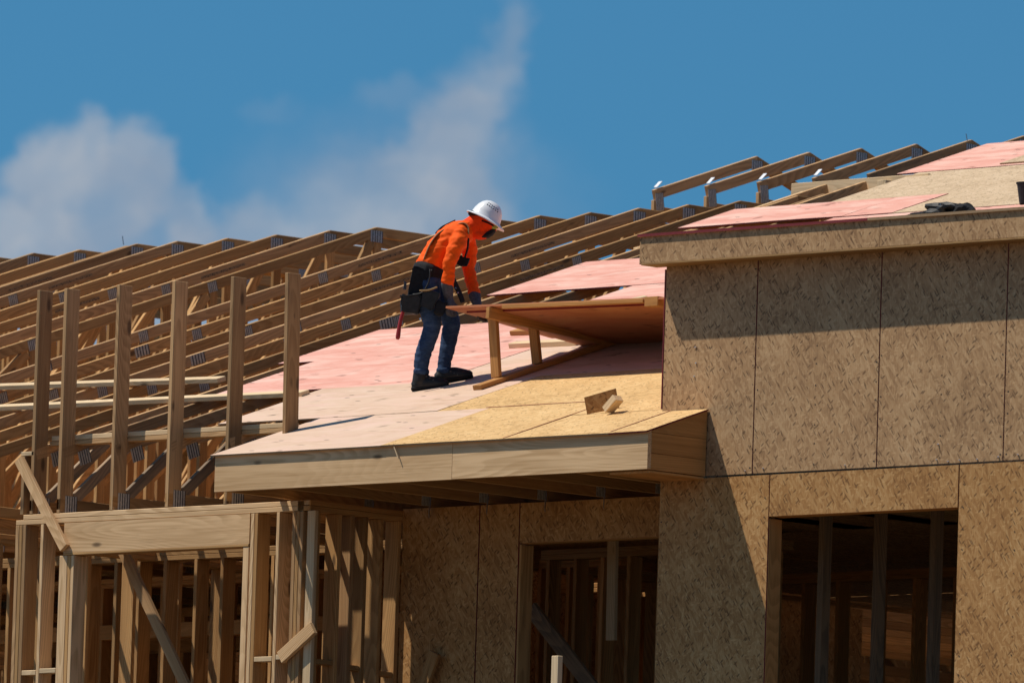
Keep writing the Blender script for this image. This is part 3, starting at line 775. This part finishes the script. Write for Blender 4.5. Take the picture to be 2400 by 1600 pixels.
# ------------------------------------------------------------------ platform frame and the sheet on it
def jig(X, label):
    e = thing('platform_frame', label, 'frame', (X, 1.3, zp(1.3)), 'wedge frames under the sheet')
    yA, yB = 1.27, 2.80
    dn = .019/CS
    board('bottom_rail', (X+.03, yA-.06, zp(yA-.06)+.004), (X+.03, yB-.1, zp(yB-.1)+.004), CH, TH, 'pine_orange', e, up=(0, -SN, CS), al=(.5, 0))
    board('top_rail', (X+.055, yA+.0, 1.507), (X+.055, yB+.02, 1.418), TH, CH, 'pine_orange', e)
    for y in (1.42, 1.87):
        zt = 1.507-(y-yA)*.058
        board('leg', (X, y+.03, zp(y+.03)+.045), (X-.02, y-.012, zt+.03), CH*.95, TH, 'pine_orange', e, up=(0, 1, 0))
    return e
j1 = jig(-3.09, 'orange timber wedge frame holding up the left end of the sheet')
j2 = copy_tree(j1); j2.location.x = -.85; j2['label'] = 'second timber wedge frame under the sheet, hidden beside the panel wall'
def sheet_at(u0, u1, y0, y1, z0, name, lab, off=0.0, mats=('red_ply', 'red_edge')):
    slope = -.10
    ya = Vector((0, 1, slope)).normalized()
    xa = Vector((1, .0, -.018)).normalized()
    o = slab(name, [(0, 0), (u1-u0, 0), (u1-u0, (y1-y0)), (0, (y1-y0))], .016, (u0, y0, z0+slope*(y0-1.29)+off), xa, ya, list(mats))
    return tag(o, lab, 'plywood')
sheet_at(-3.50, -1.06, 1.29, 2.50, 1.582, 'plywood_sheet', 'reddish plywood sheet held level by the worker on wedge frames', mats=('red_ply', 'red_ply'))
sheet_at(-3.40, -.95, 1.42, 2.76, 1.562, 'plywood_sheet', 'second reddish plywood sheet lying directly under the held one', .0025)
e = thing('edge_rail', 'orange board with an end block along the near edge of the held sheet', 'board', (-2.2, 1.33, 1.53))
board('rail', (-2.9, 1.30, 1.548), (-1.42, 1.30, 1.522), .036, .032, 'pine_orange', e); block('end_block', -1.41, -1.27, 1.285, 1.37, 1.475, 1.55, 'pine_orange', e)

# scraps and boards on the deck
e = thing('panel_scrap', 'small wood-strand offcut standing on edge on the low roof', 'offcut', (-.75, .07, .53))
a, b_ = on_roof(1376, 971), on_roof(1452, 957)
d = (b_-a).normalized()
slab('offcut', [(0, 0), ((b_-a).length, .0), ((b_-a).length, .155), (.0, .13)], .014, a, d, (0, .05, 1), ['osb_wall_low', 'tan_edge'], e)
tbY = on_roof(1428, 968).y-.03
tag(board('timber_block', on_y(1424, 961, tbY), on_y(1449, 932, tbY), .09, .055, 'pine_pale', None, up=(-.7, 0, .7)), 'pale timber block propped aslant against the standing offcut', 'block')
tag(board('loose_board', on_roof(1201, 808, .022), on_roof(1358, 801, .022), CH, TH*1.1, 'pine_pale', None, up=(0, -SN, CS)), 'pale loose board lying on pink plywood behind the wedge frame', 'board', 'loose boards on the pink plywood')
tag(board('loose_board', on_roof(1204, 778, .022), on_roof(1262, 776, .022), CH, TH, 'pine_orange', None, up=(0, -SN, CS)), 'short upper loose board behind the front frame leg', 'board', 'loose boards on the pink plywood')
tag(board('loose_board', on_roof(1455, 712, .022), on_roof(1514, 698, .022), CH, TH, 'pine_pale', None, up=(0, -SN, CS)), 'short pale board on the pink plywood just above the held sheet', 'board', 'loose boards on the pink plywood')
tag(board('red_offcut', on_roof(1356, 803, .03), on_roof(1376, 802, .03), .06, .035, 'red_edge', None), 'small red offcut beside the loose board under the sheet', 'offcut')

# black bag and hose on the bay roof, dark bucket at the right edge
def lump(name, centre, size, mat, seed, parent=None, amp=.35):
    bm = bmesh.new(); bmesh.ops.create_icosphere(bm, subdivisions=3, radius=1)
    for v in bm.verts:
        n_ = 1+amp*noise.noise(v.co*1.9+Vector((seed, 0, 0)))
        v.co = Vector((v.co.x*size[0]*n_, v.co.y*size[1]*n_, max(v.co.z, -.55)*size[2]*n_))
    me = bpy.data.meshes.new(name); bm.to_mesh(me); bm.free()
    o = link(name, me, mat, parent); o.location = Vector(centre) - (wpos(parent) if parent else Vector((0, 0, 0)))
    return o
def nail_row(x, z0, z1, y=-.0005):
    bm = bmesh.new(); z = z0
    while z < z1:
        r_ = .0055
        v = [bm.verts.new((x+random.uniform(-.006, .006)+r_*math.cos(a*1.0472), y-.001, z+r_*math.sin(a*1.0472)-bay.location.z)) for a in range(6)]
        bm.faces.new(v); z += random.uniform(.13, .17)
    me = bpy.data.meshes.new('nail_row'); bm.to_mesh(me); bm.free()
    return link('nail_row', me, 'ink', bay)
for x in (.02, .46, .90, .95, 1.53, 2.12, 2.17, 2.76, 3.34, 3.40): nail_row(x, .05, 1.55)
for x in (.03, .53, 1.06, 3.0, 3.5): nail_row(x, -1.7, -.03)
e = thing('tool_bag', 'crumpled black tool bag lying on the flat roof edge above the fascia', 'bag', (2.75, -.1, 1.81))
lump('bag', (2.77, -.08, 1.835), (.18, .1, .055), 'black_leather', 3, e, .6); lump('flap', (2.98, -.06, 1.83), (.10, .08, .055), 'black_cloth', 8, e)
lump('strap', (2.6, -.09, 1.82), (.13, .05, .02), 'black_cloth', 5, e); lump('buckle', (2.70, -.13, 1.868), (.018, .015, .01), 'bright_nail', 1, e); lump('buckle', (2.80, -.13, 1.878), (.02, .015, .01), 'bright_nail', 2, e)
p = on_roof(2399, 478, 0)
e = thing('dark_bucket', 'dark container cut off by the right edge on the upper sheathing', 'bucket', p)
bm = bmesh.new(); bmesh.ops.create_cone(bm, segments=16, radius1=.05, radius2=.075, depth=.17, cap_ends=True)
me = bpy.data.meshes.new('bucket'); bm.to_mesh(me); bm.free(); o = link('body', me, 'black_leather', e); o.location = (.02, 0, .085)
bm = bmesh.new(); bmesh.ops.create_cone(bm, segments=16, radius1=.08, radius2=.08, depth=.015, cap_ends=True)
me = bpy.data.meshes.new('rim'); bm.to_mesh(me); bm.free(); o = link('rim', me, 'black_cloth', e); o.location = (.02, 0, .165)
# thin upright nails on the ridge
for px, py, lb in ((290, 566, 'thin bent nail standing on a ridge left of centre'), (2268, 327, 'thin nail standing on the truss peak at upper right')):
    p = on_y(px, py, 8.8) if px < 1000 else on_y(px, py, 10.8)
    tag(board('nail', p-Vector((0, 0, .03)), p+Vector((-.02, 0, .05)), .006, .006, 'steel', None), lb, 'nail')

#@@WORKER
# ------------------------------------------------------------------ the worker
WN = Vector((-.69, .724, 0)).normalized()          # away from the viewer, across the body
WU = Vector((.724, .69, 0)).normalized()           # the way the worker faces
WV = Vector((0, 0, 1))
W0 = 3.655
def W(px, py, dw=0.0): return cut(px, py, WN, W0+dw)
WB = W(1010, 905, 0); WB.z = zp(WB.y)
worker = thing('person', 'worker in orange hooded shirt, white hard hat and jeans bending over the plywood sheet', 'person', WB)
def loft_bm(bm, pts, rad, seg=14, sub=4):
    P = [Vector(W(*p)) if not isinstance(p, Vector) else p for p in pts]
    n = len(P)
    def cr(a, b, c, d, t):
        return .5*((2*b)+(c-a)*t+(2*a-5*b+4*c-d)*t*t+(3*b-a-3*c+d)*t*t*t)
    Q, R = [], []
    for i in range(n-1):
        p = [P[max(0, i-1)], P[i], P[i+1], P[min(n-1, i+2)]]
        r = [Vector((*rad[k], 0)) for k in (max(0, i-1), i, i+1, min(n-1, i+2))]
        for s in range(sub):
            t_ = s/sub
            Q.append(cr(*p, t_)); R.append(cr(*r, t_))
    Q.append(P[-1]); R.append(Vector((*rad[-1], 0)))
    # rounded ends
    rings = []
    def ring(c, T, a, b):
        bd = (WN - T*WN.dot(T))
        if bd.length < .05: bd = WU - T*WU.dot(T)
        bd.normalize(); ad = T.cross(bd)
        return [bm.verts.new(c + ad*(a*math.cos(2*math.pi*k/seg)) + bd*(b*math.sin(2*math.pi*k/seg))) for k in range(seg)]
    m = len(Q)
    for i in range(m):
        T = (Q[min(i+1, m-1)]-Q[max(i-1, 0)]).normalized()
        if i == 0: rings.append(ring(Q[0]-T*R[0].x*.55, T, R[0].x*.6, R[0].y*.6))
        rings.append(ring(Q[i], T, max(.002, R[i].x), max(.002, R[i].y)))
        if i == m-1: rings.append(ring(Q[i]+T*R[i].x*.55, T, R[i].x*.6, R[i].y*.6))
    for a, b in zip(rings[:-1], rings[1:]):
        for k in range(seg): bm.faces.new((a[k], a[(k+1) % seg], b[(k+1) % seg], b[k]))
    bm.faces.new(rings[0][::-1]); bm.faces.new(rings[-1])
def figure(name, lofts, mat, parent=worker, voxel=.011, smooth=4, wrinkle=None, extra=None):
    bm = bmesh.new()
    for pts, rad in lofts: loft_bm(bm, pts, rad)
    if extra: extra(bm)
    bmesh.ops.recalc_face_normals(bm, faces=bm.faces)
    base = WB if parent is worker else wpos(parent)
    for v in bm.verts: v.co -= base
    me = bpy.data.meshes.new(name); bm.to_mesh(me); bm.free()
    o = bpy.data.objects.new(name, me); COL.objects.link(o)
    if voxel:
        md = o.modifiers.new('remesh', 'REMESH'); md.mode = 'VOXEL'; md.voxel_size = voxel
        ms = o.modifiers.new('smooth', 'SMOOTH'); ms.iterations = smooth; ms.factor = .5
        dg = bpy.context.evaluated_depsgraph_get()
        me2 = bpy.data.meshes.new_from_object(o.evaluated_get(dg)); o.modifiers.clear(); o.data = me2; me2.name = name
        bpy.data.meshes.remove(me)
    me = o.data
    if wrinkle:
        for v, nrm in [(v, v.normal.copy()) for v in me.vertices]: v.co += nrm*wrinkle(v.co)
    for p in me.polygons: p.use_smooth = True
    me.materials.clear(); me.materials.append(MAT[mat])
    o.parent = parent
    return o
# body: one continuous figure under the clothes
TORSO = ([(1003, 664, 0), (1005, 645, 0), (1013, 620, 0), (1037, 586, 0), (1064, 558, 0), (1086, 542, 0), (1098, 533, 0)],
         [(.10, .15), (.115, .168), (.118, .158), (.125, .172), (.122, .185), (.10, .165), (.068, .085)])
ARM_R = ([(1078, 553, -.15), (1070, 575, -.205), (1060, 598, -.215), (1053, 620, -.215), (1051, 645, -.20), (1049, 668, -.175)],
         [(.066, .066), (.066, .062), (.057, .057), (.052, .052), (.050, .048), (.047, .045)])
ARM_L = ([(1092, 556, .14), (1101, 585, .185), (1099, 612, .18), (1099, 634, .165), (1106, 664, .11), (1113, 694, .04)],
         [(.066, .066), (.060, .060), (.053, .054), (.050, .050), (.048, .046), (.045, .043)])
LEG_R = ([(1000, 660, -.085), (1003, 695, -.09), (1009, 735, -.09), (1013, 764, -.088), (1004, 795, -.08), (992, 830, -.07), (987, 862, -.06), (987, 874, -.058)],
         [(.112, .10), (.098, .095), (.080, .082), (.069, .070), (.066, .068), (.063, .064), (.056, .058), (.058, .06)])
LEG_L = ([(1010, 658, .085), (1030, 695, .10), (1047, 730, .105), (1058, 758, .10), (1054, 785, .09), (1048, 820, .075), (1041, 856, .066), (1041, 872, .065)],
         [(.110, .10), (.096, .094), (.080, .082), (.070, .072), (.066, .068), (.060, .062), (.053, .056), (.056, .058)])
HEAD = ([(1094, 536, 0), (1106, 528, 0), (1117, 522, 0), (1130, 521, 0), (1143, 528, 0), (1152, 540, 0)],
        [(.060, .062), (.062, .064), (.085, .072), (.108, .080), (.088, .072), (.045, .05)])
def shrink(l, k, upto=None): return (l[0][:upto], [(a*k, b*k) for a, b in l[1]][:upto])
body = figure('body', [shrink(TORSO, .86), shrink(ARM_R, .78), shrink(ARM_L, .78), shrink(LEG_R, .8), shrink(LEG_L, .8), shrink(HEAD, .93)], 'skin', voxel=.013)
def wr_shirt(c):
    n1 = noise.noise(Vector((c.x*7+c.z*9, c.y*7-c.z*9, c.z*22)))
    n2 = noise.noise(Vector((c.x*26, c.y*26, c.z*44))+Vector((7, 3, 1)))
    return .013*n1+.005*n2
shirt = figure('shirt', [TORSO, ARM_R, ARM_L, ([(1092, 538, 0), (1103, 530, 0), (1110, 526, 0)], [(.082, .10), (.072, .075), (.06, .065)])], 'shirt_orange', voxel=.009, smooth=3, wrinkle=wr_shirt)
hood = figure('hood', [HEAD, ([(1088, 545, 0), (1100, 534, 0), (1112, 528, 0)], [(.085, .11), (.078, .085), (.08, .075)]),
                       ([(1108, 546, 0), (1122, 550, 0), (1136, 550, 0), (1146, 546, 0)], [(.04, .06), (.04, .06), (.034, .055), (.02, .05)])], 'hood_orange', voxel=.008, wrinkle=lambda c: .004*noise.noise(c*28))
figure('face_mask', [([(1127, 556, 0), (1139, 552, 0), (1151, 545, 0), (1159, 539, 0)], [(.010, .05), (.024, .066), (.027, .066), (.016, .05)])], 'black_cloth', voxel=.006)
figure('black_band', [([(1101, 499, 0), (1110, 501, 0), (1122, 505, 0)], [(.022, .07), (.022, .08), (.02, .085)])], 'black_cloth', voxel=.007)  # black strip below the rear of the hat
def wr_jean(c):
    zz = c.z
    k = 1.0 if zz < .28 or .40 < zz < .62 else .55
    return k*(.006*noise.noise(Vector((c.x*9, c.y*9, zz*34)))+.004*noise.noise(Vector((c.x*30, c.y*30, zz*60))))
figure('jeans', [LEG_R, LEG_L, ([(1003, 668, 0), (1004, 645, 0), (1009, 628, 0)], [(.11, .165), (.12, .172), (.118, .162)])], 'denim', voxel=.009, smooth=3, wrinkle=wr_jean)
# boots
def boot(pts_shaft, heel, toe, dw, nm='boot'):
    hx, hy = heel; tx, ty = toe
    L = lambda f, lift, d=0.0: (hx+(tx-hx)*f, hy+(ty-hy)*f-lift, dw+d)
    o = figure(nm, [(pts_shaft, [(.058, .054)]*len(pts_shaft)),
                    ([L(.07, 9), L(.25, 11), L(.5, 12), L(.75, 9), L(.95, 7)], [(.044, .044), (.054, .048), (.056, .050), (.046, .052), (.032, .044)])], 'black_leather', voxel=.007, smooth=3)
    s = figure('sole', [([L(.0, 2), L(.3, 1.5), L(.6, 1), L(.85, 1.5), L(1.0, 3)], [(.017, .046), (.017, .048), (.016, .052), (.016, .054), (.014, .042)])], 'black_cloth', parent=o, voxel=.005, smooth=1)
    s.location = -Vector((0, 0, 0)); return o
def boot_fix(o): pass
b1 = boot([(987, 868, -.058), (985, 882, -.057), (983, 896, -.055)], (966, 913), (1051, 906), -.055)
b2 = boot([(1041, 866, .065), (1040, 876, .065), (1038, 886, .065)], (1020, 893), (1107, 884), .065)
for bt, (x, y, d) in ((b1, (1003, 880, -.055)), (b2, (1060, 868, .065))):
    for i in range(3):
        a = W(x+i*8, y+i*4, d-.035)
        lace = figure('lace', [([(x+i*8-4, y+i*4+2, d-.05), (x+i*8, y+i*4-1, d), (x+i*8+4, y+i*4+2, d+.045)], [(.005, .005)]*3)], 'grey_glove', parent=bt, voxel=None)
# gloves with five fingers
def glove(cuff, palm, fingers, thumb):
    fl = [(f, [(.0125, .0125), (.0115, .0115), (.0105, .0105), (.009, .009)][:len(f)]) for f in fingers]
    return figure('glove', [cuff, palm, (thumb, [(.015, .015), (.013, .013), (.011, .011)])]+fl, 'grey_glove', voxel=.0055, smooth=2)
glove(([(1048, 664, -.178), (1049, 680, -.165), (1052, 698, -.145)], [(.050, .048), (.045, .044), (.036, .036)]),
      ([(1052, 700, -.143), (1055, 711, -.14), (1058, 721, -.14)], [(.034, .034), (.036, .044), (.03, .044)]),
      [[(1051, 719, -.178), (1047, 728, -.185), (1049, 736, -.17), (1056, 738, -.15)],
       [(1055, 721, -.162), (1053, 731, -.17), (1056, 739, -.155), (1062, 740, -.135)],
       [(1059, 722, -.142), (1059, 732, -.15), (1063, 739, -.135), (1069, 739, -.115)],
       [(1063, 721, -.120), (1065, 730, -.125), (1069, 736, -.11), (1073, 735, -.095)]],
      [(1060, 708, -.115), (1068, 716, -.105), (1075, 720, -.10)])
glove(([(1112, 690, .045), (1115, 702, .02), (1119, 714, -.01)], [(.048, .046), (.043, .042), (.034, .034)]),
      ([(1119, 715, -.012), (1123, 724, -.03), (1126, 732, -.045)], [(.032, .034), (.034, .042), (.028, .042)]),
      [[(1121, 732, -.082), (1120, 741, -.09), (1126, 748, -.08), (1133, 750, -.065)],
       [(1124, 734, -.064), (1124, 744, -.07), (1130, 751, -.06), (1137, 752, -.045)],
       [(1128, 734, -.044), (1129, 744, -.05), (1135, 750, -.04), (1141, 750, -.025)],
       [(1131, 732, -.022), (1134, 741, -.028), (1139, 746, -.02), (1144, 746, -.008)]],
      [(1127, 722, -.01), (1135, 730, -.01), (1143, 734, -.01)])
# hard hat: dome, full brim, ridge, vents
def px2m(v): return v/303.0
HC = W(1135, 510, 0); hax = (WU*84/303 - WV*40/303).normalized(); hup = WN.cross(hax).normalized()
if hup.z < 0: hup = -hup
hla = hup.cross(hax)
def hat_mesh():
    bm = bmesh.new(); seg = 32; rings = []
    prof = [(0.0, .142), (.25, .139), (.48, .128), (.68, .108), (.84, .078), (.95, .042), (1.0, .008), (1.05, .0), (1.32, -.010), (1.36, -.013), (1.34, -.020), (1.0, -.012), (.93, .0), (.6, .085), (.0, .12)]
    for r, h in prof:
        row = []
        for k in range(seg):
            a = 2*math.pi*k/seg; ca_, sa = math.cos(a), math.sin(a)
            rx, ry = .121*r, .100*r
            if r > 1.01: rx = .121+(r-1)*.125*(1.0+.18*ca_); ry = .100+(r-1)*.12
            sh = .012
            dip = -.010*max(0, ca_)*(max(0, r-1)/.36)
            row.append(bm.verts.new(HC + hax*(rx*ca_+sh) + hla*(ry*sa) + hup*(h+dip)))
        rings.append(row)
    for a, b in zip(rings[:-1], rings[1:]):
        for k in range(seg): bm.faces.new((a[k], a[(k+1) % seg], b[(k+1) % seg], b[k]))
    bmesh.ops.remove_doubles(bm, verts=bm.verts, dist=.0004)
    bmesh.ops.recalc_face_normals(bm, faces=bm.faces)
    for v in bm.verts: v.co -= WB
    me = bpy.data.meshes.new('hard_hat'); bm.to_mesh(me); bm.free()
    for p in me.polygons: p.use_smooth = True
    return me
hat = link('hard_hat', hat_mesh(), 'hat_white', worker)
def on_dome(ax, sy):      # point on the near side of the dome from angles
    th, ph = ax, sy
    return HC + hax*(.121*math.cos(th)*math.cos(ph)+.012) - WN*0 + (hla if hla.dot(WN) < 0 else -hla)*(.100*math.cos(th)*math.sin(ph)) + hup*(.142*math.sin(th)+.002)
for r in range(2):
    for i in range(6):
        c = on_dome(math.radians(50-r*9-i*1.5), math.radians(112-i*12))
        bm = bmesh.new(); bmesh.ops.create_icosphere(bm, subdivisions=1, radius=.0052); me = bpy.data.meshes.new('vent'); bm.to_mesh(me); bm.free()
        o = link('vent', me, 'hat_hole', hat); o.location = c-WB
# glasses
figure('safety_glasses', [([(1155, 531, -.045), (1160, 529, -.035), (1164, 527, -.015), (1165, 527, .02)], [(.026, .008), (.030, .008), (.027, .008), (.022, .008)])], 'lens', voxel=.005, smooth=1)
figure('glasses_arm', [([(1130, 517, -.082), (1145, 523, -.076), (1156, 529, -.055)], [(.006, .004)]*3)], 'black_cloth', voxel=None)
# braces, chest pouch
figure('suspender', [([(990, 618, -.10), (1000, 590, -.13), (1012, 566, -.135), (1030, 545, -.115), (1060, 530, -.10), (1085, 523, -.105), (1097, 532, -.12), (1098, 548, -.135)],
                     [(.006, .022)]*8)], 'strap_tan', voxel=None)
figure('suspender', [([(1022, 547, .0), (1034, 534, .0), (1050, 525, .02), (1066, 517, .03)], [(.008, .03), (.008, .035), (.007, .035), (.006, .03)])], 'black_cloth', voxel=None)
def rbox(name, px, py, dw, su, sv, sw_, ang=0.0, mat='black_leather', parent=worker, taper=0.0):
    bm = bmesh.new(); bmesh.ops.create_cube(bm, size=1)
    bmesh.ops.bevel(bm, geom=bm.edges[:], offset=.06, segments=2, affect='EDGES')
    bmesh.ops.subdivide_edges(bm, edges=[e_ for e_ in bm.edges if e_.calc_length() > .3], cuts=3, use_grid_fill=True)
    c, s = math.cos(ang), math.sin(ang); ctr = W(px, py, dw); base = wpos(parent)
    for v in bm.verts:
        u, w_, h = v.co.x*su*(1+taper*v.co.z), v.co.y*sw_*(1+taper*v.co.z), v.co.z*sv
        n_ = .018*noise.noise(Vector((u*16, w_*16, h*16))+Vector((px, 0, 0)))
        v.co = ctr + WU*(u*c-h*s+n_) + WV*(u*s+h*c+n_) + WN*w_ - base
    bmesh.ops.recalc_face_normals(bm, faces=bm.faces)
    me = bpy.data.meshes.new(name); bm.to_mesh(me); bm.free()
    return link(name, me, mat, parent)
rbox('chest_pouch', 1086, 612, -.06, .075, .07, .05, -.35, 'black_cloth')
figure('chest_strap', [([(1098, 560, -.12), (1096, 582, -.12), (1090, 602, -.09)], [(.008, .022)]*3)], 'black_cloth', voxel=None)
belt = figure('tool_belt', [([(1004, 652, 0), (1005, 640, 0), (1008, 628, 0)], [(.128, .182), (.13, .184), (.128, .178)])], 'black_cloth', voxel=.009, smooth=2)
rbox('belt_pad', 981, 666, -.13, .135, .26, .10, -.16, 'black_cloth', belt)
rbox('pouch', 963, 714, -.15, .150, .140, .12, -.10, 'black_leather', belt, .22)
rbox('pouch', 1006, 702, -.205, .115, .14, .05, -.30, 'black_leather', belt, .25)
rbox('pouch', 1032, 722, -.20, .075, .11, .04, -.35, 'black_cloth', belt)
rbox('tool_flap', 950, 668, -.10, .03, .06, .03, -.1, 'grey_glove', belt)
figure('loop', [([(1008, 632, -.19), (1005, 660, -.205), (990, 685, -.21), (968, 690, -.2)], [(.006, .008)]*4)], 'black_leather', parent=belt, voxel=None)
tail = figure('belt_tail', [([(1062, 655, .08), (1070, 672, .09), (1079, 692, .09), (1084, 706, .09)], [(.020, .006)]*4)], 'black_leather', parent=belt, voxel=None)
for q in ((1068, 675), (1073, 686)):
    bm = bmesh.new(); bmesh.ops.create_icosphere(bm, subdivisions=1, radius=.008); me = bpy.data.meshes.new('rivet'); bm.to_mesh(me); bm.free()
    o = link('rivet', me, 'bright_nail', belt); o.location = W(q[0], q[1], .08)-wpos(belt)
figure('pouch_rim', [([(938, 694, -.21), (960, 693, -.215), (984, 690, -.21)], [(.007, .006)]*3)], 'black_cloth', parent=belt, voxel=None)
figure('pouch_rim', [([(984, 681, -.235), (1004, 680, -.238), (1024, 673, -.232)], [(.007, .006)]*3)], 'strap_tan', parent=belt, voxel=None)
figure('rolled_cuff', [([(987, 868, -.058), (987, 874, -.058)], [(.064, .066), (.062, .064)])], 'denim', voxel=.008, wrinkle=lambda c: .005*noise.noise(c*30))
figure('rolled_cuff', [([(1041, 866, .065), (1041, 872, .065)], [(.062, .064), (.060, .062)])], 'denim', voxel=.008, wrinkle=lambda c: .005*noise.noise(c*30))
# hammer hanging from the belt
HB = W(941, 735, -.15)
hm = thing('hammer', 'hammer with a red handle hanging from the tool pouch', 'hammer', HB)
figure('handle', [([(948, 722, -.15), (941, 742, -.152), (936, 765, -.155), (933, 787, -.157), (932, 793, -.157)], [(.013, .010), (.014, .011), (.015, .013), (.018, .015), (.015, .013)])], 'hammer_red', parent=hm, voxel=None)
figure('head', [([(944, 716, -.17), (950, 718, -.15), (957, 720, -.12)], [(.014, .014), (.012, .012), (.016, .016)])], 'steel', parent=hm, voxel=None)
